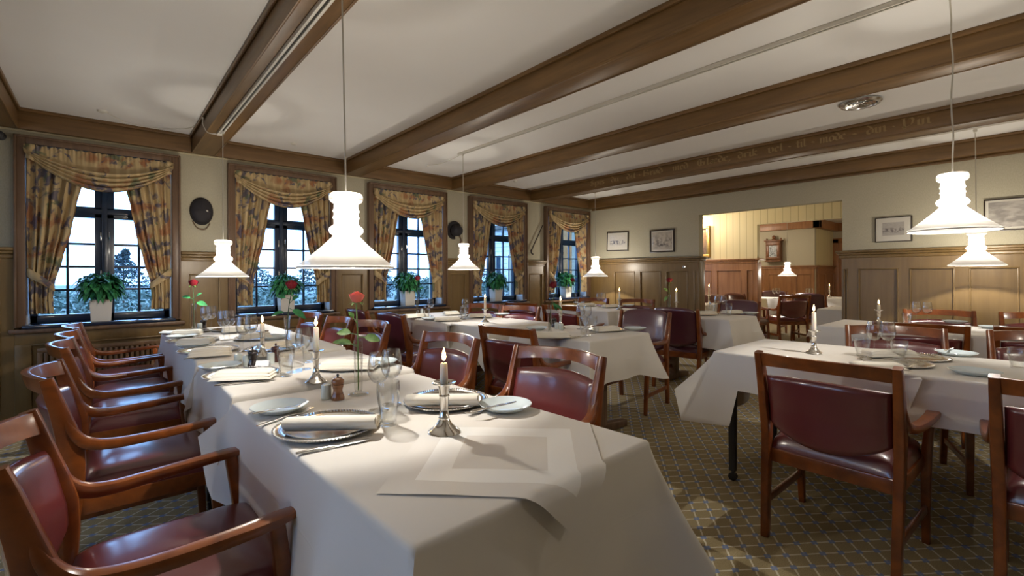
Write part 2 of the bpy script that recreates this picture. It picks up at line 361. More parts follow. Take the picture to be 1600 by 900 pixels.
for k_, (a0, a1) in enumerate(BW):  # unseen windows added for blue daylight, inferred from the sheen on the chairs
    w = ob('window_%d' % (k_+6), None); w['kind'] = 'structure'; bm = BM(); m0 = (a0+a1)/2
    for y0, y1 in ((a0, a0+.05), (a1-.05, a1), (m0-.04, m0+.04)): bx(bm, XB-.09, XB-.03, y0, y1, .82, 2.2, .004)
    for z0, z1 in ((.82, .88), (2.14, 2.2), (1.68, 1.76)): bx(bm, XB-.088, XB-.032, a0, a1, z0, z1, .004)
    struct('sash', bm, 'frameblue', w); bm = BM(); bx(bm, XB-.062, XB-.058, a0+.03, a1-.03, .85, 2.17); struct('pane', bm, 'pane', w, smooth=0)
bm = BM(); bx(bm, XB, FX, YB-.1, YB, 0, CE); struct('wall_right', bm, 'wall', smooth=0)
tn = [0]
def trim(bm, m, smooth=35):
    tn[0] += 1; return struct('trim_%d' % tn[0], bm, m, smooth=smooth)
BEAMS = [-0.665, 0.595, 1.99, 3.40, 4.82]
for x in BEAMS:
    bm = BM(); w = 0.178
    bx(bm, x, x+w, YB, WY-.045, BB, CE, 0.006)
    for s in (x-.018, x+w): bx(bm, s, s+.018, YB, WY-.045, CE-.028, CE, 0.005)
    for s in (x-.004, x+w-.008): bx(bm, s, s+.012, YB, WY-.045, BB-.004, BB+.012, 0.004)
    trim(bm, 'beam')
bm = BM(); bx(bm, XB, FX, WY-.05, WY, BB, CE, 0.004); bx(bm, XB, FX, WY-.066, WY-.045, CE-.026, CE, 0.005); trim(bm, 'beamx')
bm = BM(); bx(bm, XB, FX, WY-.012, WY, BB-.014, BB, 0.003); trim(bm, 'cream')
bm = BM(); bx(bm, FX-.10, FX, YB, WY-.05, BB, CE, 0.005); bx(bm, FX-.116, FX-.10, YB, WY-.05, CE-.026, CE, 0.004); bx(bm, FX-.02, FX, YB, WY-.05, BB-.03, BB, 0.006); trim(bm, 'beam')
def place(bm, origin, u, nrm):
    "local (u along, n out, z up) to world"
    u = Vector(u); n = Vector(nrm)
    for v in bm.verts:
        c = v.co.copy(); v.co = Vector(origin) + u*c.x + n*c.y + Vector((0, 0, c.z))
def wainscot(origin, u, nrm, L, rec, top, m, end0=False, end1=False):
    bm = BM(); zt = top-.20; zb = 0.17
    bx(bm, 0, L, 0, .018, 0, top-.04)
    us = [0.0] + [v for r in rec for v in r] + [L]
    for i in range(0, len(us), 2):
        if us[i+1]-us[i] > .004: bx(bm, us[i], us[i+1], .018, .034, zb, zt)
    bx(bm, 0, L, .018, .034, zt, top-.04); bx(bm, 0, L, .018, .034, .0, zb); bx(bm, 0, L, .034, .046, 0, .10, .004)
    for a, b in rec:
        e = .013
        for q in ((a, b, zt-e, zt), (a, b, zb, zb+e), (a, a+e, zb+e, zt-e), (b-e, b, zb+e, zt-e)):
            bx(bm, q[0], q[1], .018, .041, q[2], q[3], .005)
    x0 = -.05 if end0 else 0; x1 = L+.05 if end1 else L
    bx(bm, x0*.5, L+(x1-L)*.5, .0, .046, top-.085, top-.05, .008)
    bx(bm, x0*.8, L+(x1-L)*.8, .0, .060, top-.05, top-.026, .008); bx(bm, x0, x1, 0, .075, top-.026, top, .007)
    place(bm, origin, u, nrm); return trim(bm, m)
# panelling between the windows
segs = [(XB, WIN[0][0])] + [(WIN[i][1], WIN[i+1][0]) for i in range(4)] + [(WIN[4][1], FX)]
for i, (a, b) in enumerate(segs):
    L = b-a
    if i == 0: rec = [(L-.62*(k+1)+.04, L-.62*k-.07) for k in range(4)][::-1]
    elif L > .2: rec = [(.06, L-.06)]
    else: rec = []
    wainscot((a, WY, 0), (1, 0, 0), (0, -1, 0), L, rec, 1.405, 'panel')
# panelling of the far wall
def ys(x): return PX(x, 440, FX-.03).y
rl = [(OY1-0, 0)]
ed = [(1098, 1086), (1075, 1041), (1033, 1000), (992, 960), (954, 920)]
rec = [(OY1+.0, OY1+.0)]
rec = [(ys(b_)-OY1, ys(a_)-OY1) for a_, b_ in [(1085, 1094), (1041, 1075), (1000, 1033), (960, 992), (922, 954)]]
rec = [(min(r), max(r)) for r in rec][0:]
rec = [(max(r[0], .05), r[1]) for r in rec if r[1] < 1.92]
wainscot((FX, OY1, 0), (0, 1, 0), (-1, 0, 0), WY-OY1, rec, 1.435, 'panel', end0=True)
ed = [ys(v) for v in (1315, 1325, 1341, 1404, 1421, 1492, 1514, 1593)]
r0 = [(OY0-ed[i], OY0-ed[i+1]) for i in range(0, 8, 2)]
stp = r0[3][0]-r0[2][0]
rec = [(max(a_, .02), b_) for a_, b_ in r0] + [(r0[3][0]+stp*(k+1), r0[3][1]+stp*(k+1)) for k in range(7)]
wainscot((FX, OY0, 0), (0, -1, 0), (-1, 0, 0), OY0-YB, [r for r in rec if r[1] < OY0-YB-.05], 1.44, 'panel', end0=True)
wainscot((XB, YB, 0), (0, 1, 0), (1, 0, 0), WY-YB, [(.3+.62*k, .82+.62*k) for k in range(13)], .81, 'panel')
wainscot((XB, YB, 0), (1, 0, 0), (0, 1, 0), FX-XB, [(.3+.62*k, .82+.62*k) for k in range(14)], 1.405, 'panel')
# windows: casing, reveal, sill, sashes
for i, (a, b) in enumerate(WIN):
    w = ob('window_%d' % (i+1), None); w['kind'] = 'structure'
    ia, ib = a+CW, b-CW; cx = (ia+ib)/2
    bm = BM()
    for s0, s1 in ((a, ia), (ib, b)): bx(bm, s0, s1, WY-.055, WY+.0, SZ, HZ+CW, .006)
    bx(bm, ia, ib, WY-.055, WY, HZ, HZ+CW, .006)
    for s0, s1 in ((a+.0, a+.016), (b-.016, b)): bx(bm, s0, s1, WY-.068, WY-.05, SZ, HZ+CW, .005)
    bx(bm, a, b, WY-.068, WY-.05, HZ+CW-.016, HZ+CW, .005)
    struct('casing', bm, 'casing', w)
    bm = BM(); bx(bm, ia, ia+.008, WY-.02, WY+.2, SZ+.02, HZ); bx(bm, ib-.008, ib, WY-.02, WY+.2, SZ+.02, HZ); bx(bm, ia, ib, WY-.02, WY+.2, HZ-.008, HZ)
    struct('reveal', bm, 'reveal', w)
    bm = BM(); bx(bm, ia-.022, ib+.022, WY-.085, WY+.15, SZ-.012, SZ+.018, .008); struct('sill', bm, 'sill', w)
    bm = BM(); bx(bm, a-.03, b+.03, WY-.075, WY, SZ-.045, SZ-.010, .010); struct('ledge', bm, 'casing', w)
    bm = BM(); fy0, fy1 = WY+.13, WY+.19; z0 = SZ+.018; z1 = HZ-.008; tz = 1.72
    bx(bm, ia, ia+.05, fy0, fy1, z0, z1, .004); bx(bm, ib-.05, ib, fy0, fy1, z0, z1, .004)
    bx(bm, ia, ib, fy0, fy1, z0, z0+.06, .004); bx(bm, ia, ib, fy0, fy1, z1-.05, z1, .004)
    bx(bm, cx-.063, cx+.063, fy0, fy1, z0, z1, .004); bx(bm, cx-.018, cx+.018, fy0-.02, fy1, z0, z1, .004)
    bx(bm, ia, ib, fy0, fy1, tz-.045, tz+.045, .004); bx(bm, ia, ib, fy0-.015, fy0+.01, tz-.012, tz+.03, .004)
    for s in (-1, 1): bx(bm, cx+s*.228-.009, cx+s*.228+.009, fy0+.012, fy1-.012, z0+.03, tz, .002)
    for s in (-1, 1): bx(bm, cx+s*.228-.009, cx+s*.228+.009, fy0+.012, fy1-.012, tz, z1, .002) if i >= 2 else None
    for z in (1.455, 1.265, 1.075): bx(bm, ia+.03, ib-.03, fy0+.014, fy1-.014, z-.009, z+.009, .002)
    struct('sash', bm, 'frameblue', w)
    bm = BM(); bx(bm, ia+.02, ib-.02, WY+.158, WY+.162, z0+.02, z1-.02); struct('pane', bm, 'pane', w, smooth=0)
    bm = BM()
    for z in (1.2, 1.52, 1.95):
        bx(bm, cx-.028, cx-.02, fy0-.012, fy0+.005, z-.035, z+.035, .003); tube(bm, [(cx+.03, fy0-.002, z-.02), (cx+.03, fy0-.03, z), (cx+.03, fy0-.035, z+.04)], .005, 6)
    struct('catch', bm, 'steel', w)
    # framed panel below the sill
    bm = BM(); bx(bm, a, b, WY-.02, WY, 0, SZ-.01); bx(bm, a, b, WY-.036, WY-.02, SZ-.13, SZ-.012, .003); bx(bm, a, b, WY-.036, WY-.02, 0, .14, .003)
    for s0, s1 in ((a, a+.09), (b-.09, b)): bx(bm, s0, s1, WY-.036, WY-.02, .14, SZ-.13, .003)
    bx(bm, a+.09, b-.09, WY-.042, WY-.03, SZ-.142, SZ-.13, .004); trim(bm, 'panel')
# slatted radiator covers under the windows
for i, (a, b) in enumerate(WIN):
    t = thing('radiator_cover', ('slatted wooden radiator cover under the %s window' % ('first', 'second', 'third', 'fourth', 'fifth')[i]) + (' at the left, behind the chairs', ' from the left', ' from the left', ' from the left', ' by the far corner')[i], 'radiator cover', ((a+b)/2, WY-.036, .16))
    bm = BM(); L = (b-a)/2-.12
    bx(bm, -L, L, -.012, 0, 0, .035, .003); bx(bm, -L, L, -.012, 0, .44, .475, .003); bx(bm, -L, -L+.03, -.012, 0, .035, .44, .003); bx(bm, L-.03, L, -.012, 0, .035, .44, .003)
    ob('frame', mesh('radiator_frame', bm, 'radiator'), t)
    bm = BM(); n = int(2*L/.036)
    for k in range(n): x = -L+.03+(k+.5)*(2*L-.06)/n; bx(bm, x-.011, x+.011, -.010, .0, .035, .44, .004)
    ob('slats', mesh('radiator_slats', bm, 'radiator'), t)
# rooms beyond the opening
bm = BM(); bx(bm, X2, X2+.12, Y2, 6.2, 0, CE); bx(bm, X2, X2+.12, -1.2, Y2, Z2, CE); bx(bm, X2, X2+.12, -1.2, .3, 0, Z2); struct('wall_passage', bm, 'bead', smooth=0)
bm = BM(); bx(bm, FX+.115, 15, 6.0, 6.2, 0, CE); struct('wall_beyond_left', bm, 'wall', smooth=0)
bm = BM(); bx(bm, FX+.115, 15, -1.3, -1.2, 0, CE); struct('wall_beyond_right', bm, 'wall', smooth=0)
bm = BM(); bx(bm, X3, X3+.1, 3.493, 6.2, 0, CE); struct('wall_beyond_far', bm, 'wall', smooth=0)
bm = BM(); bx(bm, X3+.1, X4, 3.493, 3.593, 0, CE); struct('wall_beyond_corner', bm, 'bead', smooth=0)
bm = BM(); bx(bm, X4, X4+.1, -1.2, 3.493, 0, CE); struct('wall_beyond_deep', bm, 'wall', smooth=0)
wainscot((X2, Y2, 0), (0, 1, 0), (-1, 0, 0), 2.7, [(.06, .17), (.26, .70), (.80, 1.20), (1.30, 1.70), (1.8, 2.2)], 1.46, 'panelwarm', end0=True)
wainscot((X3, 3.493, 0), (0, 1, 0), (-1, 0, 0), 2.5, [(.08, .38), (.48, 1.0), (1.1, 1.6), (1.7, 2.3)], 1.385, 'panelwarm', end0=True)
wainscot((X3+.1, 3.493, 0), (1, 0, 0), (0, -1, 0), X4-X3-.1, [(.1, .55), (.65, 1.25)], 1.385, 'panelwarm')
bm = BM(); bx(bm, X3-.14, X3, 3.35, 6.0, 2.255, CE, .006); bx(bm, X3-.14, X4, 3.35, 3.493, 2.255, CE, .006); bx(bm, X4-.14, X4, -1.2, 3.36, 2.255, CE, .006); trim(bm, 'panelwarm')
bm = BM(); bx(bm, 10.2, 10.4, -1.2, 6.0, 2.28, CE, .006); trim(bm, 'panelwarm')
bm = BM(); bx(bm, X2-.04, X2+.13, Y2-.022, Y2, 0, 1.40, .004); bx(bm, X2-.09, X2+.15, Y2-.07, Y2, 1.43, 1.46, .006); trim(bm, 'panelwarm')
bm = BM(); bx(bm, FX-.04, FX+.125, OY1-.022, OY1, 0, 1.38, .004); bx(bm, FX-.08, FX+.14, OY1-.06, OY1, 1.409, 1.435, .006); bx(bm, FX-.06, FX+.13, OY1-.04, OY1, 1.375, 1.409, .008); trim(bm, 'panel')
d = ob('door_1', None); d['kind'] = 'structure'
bm = BM(); bx(bm, X4-.05, X4, 2.2, 2.32, 0, 2.06, .006); bx(bm, X4-.05, X4, 3.37, 3.49, 0, 2.06, .006); bx(bm, X4-.05, X4, 2.2, 3.49, 1.96, 2.08, .006); struct('door_frame', bm, 'panelwarm', d)
bm = BM(); bx(bm, X4-.03, X4, 2.32, 3.37, 0, 1.96)
for z0, z1 in ((.15, .85), (1.0, 1.85)):
    for y0, y1 in ((2.42, 2.8), (2.9, 3.28)): bx(bm, X4-.045, X4-.03, y0, y1, z0, z1, .008)
struct('door_leaf', bm, 'panelwarm', d)

# ------------------------------------------------------------------ garden outside the windows
bm = BM(); bx(bm, -60, 80, 5.45, 120, -.5, -.35); bx(bm, -60, XB-.12, -60, 5.45, -.5, -.35); o = struct('ground_outside', bm, 'lawn', smooth=0)
def leafball(bm, c, r, n, s, rnd, flat=1.0):
    for k in range(n):
        u = rnd.uniform(-1, 1); th = rnd.uniform(0, 2*pi); q = rnd.uniform(.45, 1)**.5; w = sqrt(1-u*u)
        p = Vector((c[0]+r[0]*q*w*cos(th), c[1]+r[1]*q*w*sin(th), c[2]+r[2]*q*u))
        a = Vector((rnd.uniform(-1, 1), rnd.uniform(-1, 1), rnd.uniform(-.3, 1))).normalized()*s*rnd.uniform(.6, 1.3)
        b = a.cross(Vector((rnd.uniform(-1, 1), rnd.uniform(-1, 1), rnd.uniform(-1, 1)))).normalized()*s*.35*flat
        bm.faces.new([bm.verts.new(x) for x in (p-a, p+b, p+a, p-b)])
rnd = random.Random(3)
def bush(x, y, r, h, lab):
    t = thing('bush', lab, 'bush', (x, y, -.36), 0, 'bushes in the garden')
    b = BM(); leafball(b, (0, 0, h*.5), (r, r*.8, h*.55), 2200, .085, rnd); ob('foliage', mesh('bush_foliage', b, 'bush', 0), t)
    b = BM()
    for k in range(5): tube(b, [(0, 0, 0), (rnd.uniform(-.3, .3)*r, rnd.uniform(-.3, .3)*r, h*.7)], [.03, .012], 6)
    ob('stems', mesh('bush_stems', b, 'bark'), t)
def conifer(x, y, h, r, lab):
    t = thing('conifer', lab, 'tree', (x, y, -.36), 0, 'trees beyond the garden')
    b = BM()
    for k in range(9): f = k/8; leafball(b, (rnd.uniform(-.1, .1)*r, 0, h*(.22+.76*f)), (r*(1.05-f)*rnd.uniform(.8, 1.2)+.1, r*(1.05-f)+.1, h*.09), 420, .22*h/7, rnd)
    ob('crown', mesh('conifer_crown', b, 'conifer', 0), t)
    b = BM(); tube(b, [(0, 0, 0), (0, 0, h*.9)], [.09*h/5, .03], 8); ob('trunk', mesh('conifer_trunk', b, 'bark'), t)
bush_labels = 'leafy garden bush outside the windows'
for k in range(11): bush(-3.4+(k//2)*2.7+(k % 2)*1.35, 12.4+(k % 2)*2.4, rnd.uniform(1.05, 1.3), rnd.uniform(1.0, 1.45), bush_labels)
for k in range(10): conifer(-8+k*4.4+rnd.uniform(-.3, .3), 24+(k % 3)*3.5, rnd.uniform(2.1, 3.1), rnd.uniform(1.9, 2.2), 'blue green tree on the skyline beyond the garden')
conifer(3.2, 19.5, 3.9, 1.3, 'tall pine seen through the second window from the left')
conifer(8.6, 19.5, 3.5, 1.3, 'pine seen through the third window from the left')
t = thing('house', 'pale boarded house wing seen through the window by the far corner', 'house', (12.2, 11.4, -.35))
b = BM(); bx(b, 0, 6, 0, 4, 0, 3.4); ob('wall', mesh('house_wall', b, 'siding', 0), t)
b = BM(); bx(b, -.3, 6.3, -.3, 4.3, 3.4, 3.55); ob('roof', mesh('house_roof', b, 'darkframe'), t)
for yy in (.5, 2.0, 3.1):
    b = BM(); bx(b, -.03, .0, yy, yy+.75, 1.0, 2.4, .01); f = ob('window', mesh('house_window', b, 'whitepl'), t)
    b = BM(); bx(b, -.035, -.028, yy+.06, yy+.35, 1.06, 2.34); bx(b, -.035, -.028, yy+.4, yy+.69, 1.06, 2.34); ob('glazing', mesh('house_pane', b, 'darkglass', 0), f)

# ------------------------------------------------------------------ curtains
WN = ['first window from the left', 'second window from the left', 'middle window', 'fourth window from the left', 'window by the far corner']
def drape(i, s):
    a, b = WIN[i]; ia, ib = a+CW+.010, b-CW-.010
    xo = ia if s < 0 else ib; d = -s
    t = thing('curtain', '%s floral curtain, tied back, at the %s' % ('left-hand' if s < 0 else 'right-hand', WN[i]), 'curtain', (xo, WY, .90), 0, 'floral curtains at the windows')
    zs = [(0.0, .135), (.12, .130), (.24, .140), (.42, .185), (.65, .24), (.85, .275), (1.05, .315), (1.25, .37)]
    def wid(z):
        for (z0, w0), (z1, w1) in zip(zs, zs[1:]):
            if z <= z1: k = (z-z0)/(z1-z0); k = k*k*(3-2*k)*.5+k*.5; return w0+(w1-w0)*k
        return zs[-1][1]
    ph = i*1.3+s; nf = 5.5
    def f(u, v):
        z = v*1.25; w = wid(z); am = .020 if z > .35 else .013+.006*abs(z-.24)/.24
        fold = sin(u*2*pi*nf+ph+.5*sin(z*3+ph)); k = 1.0 if z < .24 else .45+.55*(1-abs(2*u-1))
        return Vector((d*(u*w + .006*cos(u*2*pi*nf*.7+z*4)), -.030+am*fold - .012*k*(1-abs(2*u-1)), z))
    bm = BM(); grid(bm, 66, 30, f); ob('fabric', mesh('curtain_fabric', bm, 'curtain', 80), t)
    def g(u, v):
        z = .315-.12*u**1.2 + (.5-v)*(.075-.02*u); return Vector((d*(-.004+u*.150), -.048-.034*sin(pi*min(1, max(0, u)))**.6 + .012*(2*v-1)**2, z))
    bm = BM(); grid(bm, 14, 5, g); me = mesh('curtain_tie', bm, 'curtain', 80); tb = ob('tieback', me, t)
    tb['label'] = 'scalloped fabric tieback'
for i in range(5):
    for s in (-1, 1): drape(i, s)
for i, (a, b) in enumerate(WIN):
    ia, ib = a+CW-.008, b-CW+.008; w = ib-ia
    t = thing('swag_valance', 'gathered floral swag draped across the top of the %s' % WN[i], 'valance', ((ia+ib)/2, WY, 2.19), 0, 'swags over the windows')
    def f(u, v):
        x = (u-.5)*w; sg = max(0.0, sin(pi*u))**.8; za, zb = -.035-.135*sg, -.060-.265*sg
        gath = .006*sin(u*2*pi*36)*max(0, 1-v*2.4)
        if v < .42: q = v/.42; z = -.008+(za+.008)*q; y = -.064-.020*sg*q+gath - .008*sin(u*17+q*3)*sg*q
        else:
            q = (v-.42)/.58; z = za+(zb-za)*q
            y = -.084-.018*sg - (.006+.040*sg)*abs(sin(q*pi*4.0+.5*sin(u*3)))**.6 + .020*q*q
        return Vector((x, y, z+.005*sin(u*2*pi*18)*max(0, 1-v*7)))
    bm = BM(); grid(bm, 150, 60, f); ob('swag', mesh('swag_fabric', bm, 'curtain', 80), t)
    for s in (-1, 1):
        bm = BM(); grid(bm, 8, 8, lambda u, v: Vector((s*(w/2-.012-u*.05), -.070-.02*sin(pi*u)-.012*sin(v*9), -.005-v*(.11+.02*u)))); ob('knot', mesh('swag_knot', bm, 'curtain', 80), t)
    bm = BM(); tube(bm, [(-w/2, -.028, -.02), (w/2, -.028, -.02)], .009, 8); ob('rod', mesh('swag_rod', bm, 'casing'), t)

# ------------------------------------------------------------------ pot plants on the sills
def leaf_shape(bm, base, dirv, L, wd, droop, rnd):
    d = Vector(dirv).normalized(); sd = d.cross(Vector((0, 0, 1)))
    sd = sd.normalized() if sd.length > .01 else Vector((1, 0, 0)); rows = []
    for k in range(5):
        f = k/4; p = Vector(base) + d*(L*f) + Vector((0, 0, -droop*L*f*f)); w = wd*sin(pi*min(.98, f*.86+.10))**.8*(1 if k < 4 else .05)
        up = Vector((0, 0, w*.35)); rows.append([bm.verts.new(p-sd*w+up), bm.verts.new(p), bm.verts.new(p+sd*w+up)])
    for r0_, r1_ in zip(rows, rows[1:]):
        for j in (0, 1): bm.faces.new((r0_[j], r0_[j+1], r1_[j+1], r1_[j]))
def foliage(seed, n, R_, hgt):
    r = random.Random(seed); bm = BM()
    for k in range(n):
        th = r.uniform(0, 2*pi); el = math.asin(r.uniform(-.75, 1.0)); q = r.uniform(.35, .80)
        c = Vector((cos(th)*cos(el)*R_*q, sin(th)*cos(el)*R_*q, hgt*.50+sin(el)*hgt*.42*q))
        leaf_shape(bm, c, (cos(th+r.uniform(-.6, .6)), sin(th+r.uniform(-.6, .6)), r.uniform(-.5, .45)+.7*sin(el)), r.uniform(.055, .085), r.uniform(.016, .024), r.uniform(.4, 1.1), r)
    return mesh('plant_foliage', bm, 'leaf', 0)
def stems(seed, R_, hgt):
    r = random.Random(seed); bm = BM()
    for k in range(9):
        th = r.uniform(0, 2*pi); tube(bm, spline([(cos(th)*.012, sin(th)*.012, 0), (cos(th)*.03, sin(th)*.03, hgt*.3), (cos(th)*R_*.6, sin(th)*R_*.6, hgt*.6)], 3), .0035, 5)
    return mesh('plant_stems', bm, 'stemdark')
def pot_mesh(w, h):
    bm = BM(); v = []
    for z, k in ((0, .86), (h*.02, .88), (h, 1.0), (h, .90), (h*.85, .88)):
        v.append([bm.verts.new((sx_*w/2*k, sy_*w/2*k, z)) for sx_, sy_ in ((-1, -1), (1, -1), (1, 1), (-1, 1))])
    for a_, b_ in zip(v, v[1:]):
        for j in range(4): bm.faces.new((a_[j], a_[(j+1) % 4], b_[(j+1) % 4], b_[j]))
    bm.faces.new(v[0][::-1]); bm.faces.new(v[-1])
    bmesh.ops.bevel(bm, geom=bm.edges[:], offset=.003, segments=2, affect='EDGES', clamp_overlap=True)
    return mesh('square_pot', bm, 'white_ceramic', 40)
bm = BM(); bx(bm, -.055, .055, -.055, .055, 0, .012, .004); soil_me = mesh('pot_soil', bm, 'soil')
pot_me = pot_mesh(.142, .175)
for i, (px, s) in enumerate(((158, 1.0), (447, .98), (637, 1.0), (775, .98), (884, 1.0))):
    p = PY(px, 480, WY+.035)
    t = thing('potted_plant', 'bushy plant in a square white pot, sill of the %s' % WN[i], 'potted plant', (p.x, WY+.035, SZ+.018), 0, 'pot plants on the window sills', s)
    ob('pot', pot_me, t); so = ob('soil', soil_me, t, (0, 0, .150))
    R_, hg = (.15, .29) if i < 2 else (.155, .31)
    ob('foliage', foliage(20+i, 300, R_, hg), t, (0, 0, .150)); ob('stems', stems(40+i, R_, hg), t, (0, 0, .155))

# ------------------------------------------------------------------ pendant lamps, tracks, ceiling fittings
SH = [(.1705, .0), (.1715, .003), (.168, .008), (.150, .022), (.120, .047), (.085, .078), (.058, .104), (.0455, .117), (.047, .121), (.056, .128), (.0605, .138), (.056, .149), (.046, .156), (.0435, .160),
      (.0435, .178), (.0465, .183), (.0465, .187), (.0435, .192), (.0435, .203), (.0465, .208), (.0465, .212), (.0435, .217), (.0435, .236), (.048, .241), (.057, .248), (.0605, .258), (.058, .268), (.051, .276), (.020, .279), (.004, .279)]
def shade_prof():
    pts = spline([(r, 0, z) for r, z in SH], 2); return [(p.x, p.z) for p in pts]
bm = BM(); lathe(bm, shade_prof(), 56); SHADE = mesh('lamp_shade', bm, 'opal', 60)
bm = BM(); lathe(bm, [(0, -.030), (.016, -.026), (.026, -.015), (.030, 0), (.026, .015), (.016, .026), (0, .030)], 20); BULB = mesh('lamp_bulb', bm, 'bulb')  # placed under the point light to block its downward beam
bm = BM(); lathe(bm, [(.170, .002), (.1735, .003), (.1735, -.002), (.170, -.003), (.168, 0)], 56); RIM = mesh('lamp_rim', bm, 'whitepl', 60)
def pendant(x, y, z, sc, ztop, xtop, lab, watts=None, wob=0.0, dy=0.0):
    t = thing('pendant_lamp', lab, 'pendant lamp', (x, y, z), 0, 'white glass pendant lamps', sc)
    ob('lamp_shade', SHADE, t); ob('shade_rim', RIM, t); ob('bulb', BULB, t, (0, 0, .078))
    hgt = (ztop-z)/sc; pts = [(0, 0, .276)]
    if wob:
        for k in range(1, 9): f = k/9; pts.append((wob*sin(k*2.1), wob*cos(k*1.7), .276+(hgt-.276)*f))
    pts.append(((xtop-x)/sc, dy/sc, hgt)); pts = spline(pts, 4) if wob else pts
    bm = BM(); tube(bm, pts, .0032/sc, 8); ob('cord', mesh('lamp_cord', bm, 'cordm'), t)
    bm = BM(); lathe(bm, [(0, -.022), (.010, -.020), (.013, -.004), (.013, 0), (0, 0)], 14, ((xtop-x)/sc, dy/sc, hgt)); ob('ceiling_plug', mesh('lamp_plug', bm, 'whitepl'), t)
    l = bpy.data.lights.new('bulb_light', 'POINT'); l.energy = watts or PENDANT_W; l.color = (1.0, 0.95, 0.88); l.shadow_soft_size = .014
    lo = bpy.data.objects.new('bulb_light', l); COL.objects.link(lo); lo.parent = t; lo.location = (0, 0, .130)
TX = .662; TZ = BB-.024
pendant(.693, 1.747, 1.212, 1.02, TZ, .68, 'large white glass pendant over the near end of the long table')
pendant(.673, 4.066, 1.175, 1.0, TZ, .673, 'white glass pendant over the window end of the long table')
pendant(2.793, 3.935, 1.243, .96, 2.432, 2.785, 'white glass pendant over the middle row table, near the middle window')
pendant(5.715, 4.55, 1.157, 1.10, CE, 5.715, 'white glass pendant in the far corner, in front of the last window')
pendant(2.90, .264, 1.375, .935, 2.432, 2.80, 'large white glass pendant at the right, hanging highest on a kinked cord', wob=.004)
pendant(5.78, .374, 1.250, 1.11, 2.432, 5.70, 'white glass pendant at the right, just below and behind the big one')
pendant(9.30, 3.03, 1.15, .88, 2.432, 9.30, 'small distant white pendant in the room beyond the opening')
pendant(2.85, -1.7, 1.36, .935, 2.432, 2.80, 'added fill pendant over the hidden end of the right-hand table')  # this and the next two pendants are unseen, added for fill light
pendant(5.70, -1.7, 1.26, 1.0, 2.432, 5.70, 'added fill pendant over the hidden end of the far right table')
pendant(-1.75, 1.2, 1.45, 1.0, 2.432, -1.75, 'added fill pendant behind the near armchairs, out of view')
bm = BM(); bmesh.ops.create_uvsphere(bm, u_segments=24, v_segments=14, radius=.14); GLB = mesh('globe_shade', bm, 'globe', 60)
bm = BM(); lathe(bm, [(0, .135), (.05, .135), (.055, .15), (.012, .165), (.012, .24), (.05, .25), (.05, .27), (0, .27)], 20); GLM = mesh('globe_mount', bm, 'gilt', 40)
for gx, gy, w_ in ((7.5, 4.35, 'in the passage'), (11.0, 4.9, 'in the room beyond, hidden at the left'), (11.3, .2, 'in the room beyond, hidden at the right')):  # unseen globes added to brighten the passage and the room beyond
    t = thing('fill_globe', 'added fill ceiling lamp '+w_+', out of view', 'ceiling lamp', (gx, gy, CE-.27), 0, 'added fill globes'); ob('globe', GLB, t); ob('mount', GLM, t)
def track(x, y0, y1, z1, lab, h=.024, w=.036):
    t = thing('light_track', lab, 'light track', (x, (y0+y1)/2, z1), 0); L = abs(y1-y0)/2
    bm = BM(); bx(bm, -w/2, -w*.17, -L, L, -h, 0, .002); bx(bm, w*.17, w/2, -L, L, -h, 0, .002); bx(bm, -w/2, w/2, L-.006, L+.05, -h, 0, .003); ob('rail', mesh('track_rail', bm, 'whitepl'), t)
    bm = BM(); bx(bm, -w*.17, w*.17, -L, L-.006, -h*.7, 0); ob('slot', mesh('track_slot', bm, 'slot', 0), t)
track(.672, YB+.3, 4.16, BB-.003, 'white light track along the underside of the nearest beam')
track(2.785, YB+.3, 3.96, CE, 'white light track across the ceiling between the second and third beams')
track(5.66, YB+.3, 1.72, CE, 'white light track in the last ceiling bay, above the lettered beam')
track(9.3, .5, 3.6, CE, 'white light track in the room beyond the opening')
def disc(px, py, lab, r=.028):
    p = PZ(px, py, CE); bm = BM(); lathe(bm, [(0, -.016), (r*.6, -.016), (r*.9, -.010), (r, 0), (0, 0)], 20)
    tag(ob('ceiling_rose', mesh('ceiling_disc', bm, 'whitepl'), None, (p.x, p.y, CE)), lab, 'ceiling fitting', 'small ceiling fittings')
disc(459, 224, 'small white ceiling disc in the bay in front of the second window')
disc(805, 283, 'small white ceiling disc in the bay in front of the fourth window')
disc(160, 173, 'white ceiling outlet with a cable, in the bay in front of the first window', .034)
disc(668, 258, 'tiny dark ceiling outlet at the window end of the second track', .02)
def cable(pts, lab, r=.0035):
    P = [Vector(p) for p in pts]; o0 = P[0]; bm = BM(); tube(bm, spline([p-o0 for p in P], 5), r, 6)
    tag(ob('cable', mesh('cable_run', bm, 'whitepl'), None, o0), lab, 'cable')
z = CE-.007
cable([PZ(163, 174, z), PZ(195, 190, z), PZ(240, 200, z), PZ(292, 201, z), (.585, 4.60, z), (.578, 4.30, z-.03), (.576, 4.28, 2.36), (.60, 4.22, BB-.012), (.655, 4.20, BB-.018)], 'slack pale cable looping over the ceiling to the nearest beam')
cable([PZ(669, 258, z), PZ(690, 255, z-.01), PZ(712, 246, z-.008), PZ(720, 241, z)], 'short pale cable feeding the second light track')
p = PZ(1344, 159, CE); t = thing('ceiling_vent', 'round metal air vent on the ceiling above the lettered beam', 'vent', (p.x, p.y, CE))
bm = BM(); lathe(bm, [(.105, 0), (.128, -.004), (.132, -.012), (.120, -.024), (.104, -.026), (.098, -.016), (.098, 0)], 40); ob('rim', mesh('vent_rim', bm, 'steel'), t)
bm = BM()
for r_ in (.085, .062, .039, .017): lathe(bm, [(r_-.010, -.004), (r_+.010, -.018), (r_+.009, -.021), (r_-.011, -.007)], 32)
ob('cone_rings', mesh('vent_rings', bm, 'steel'), t)
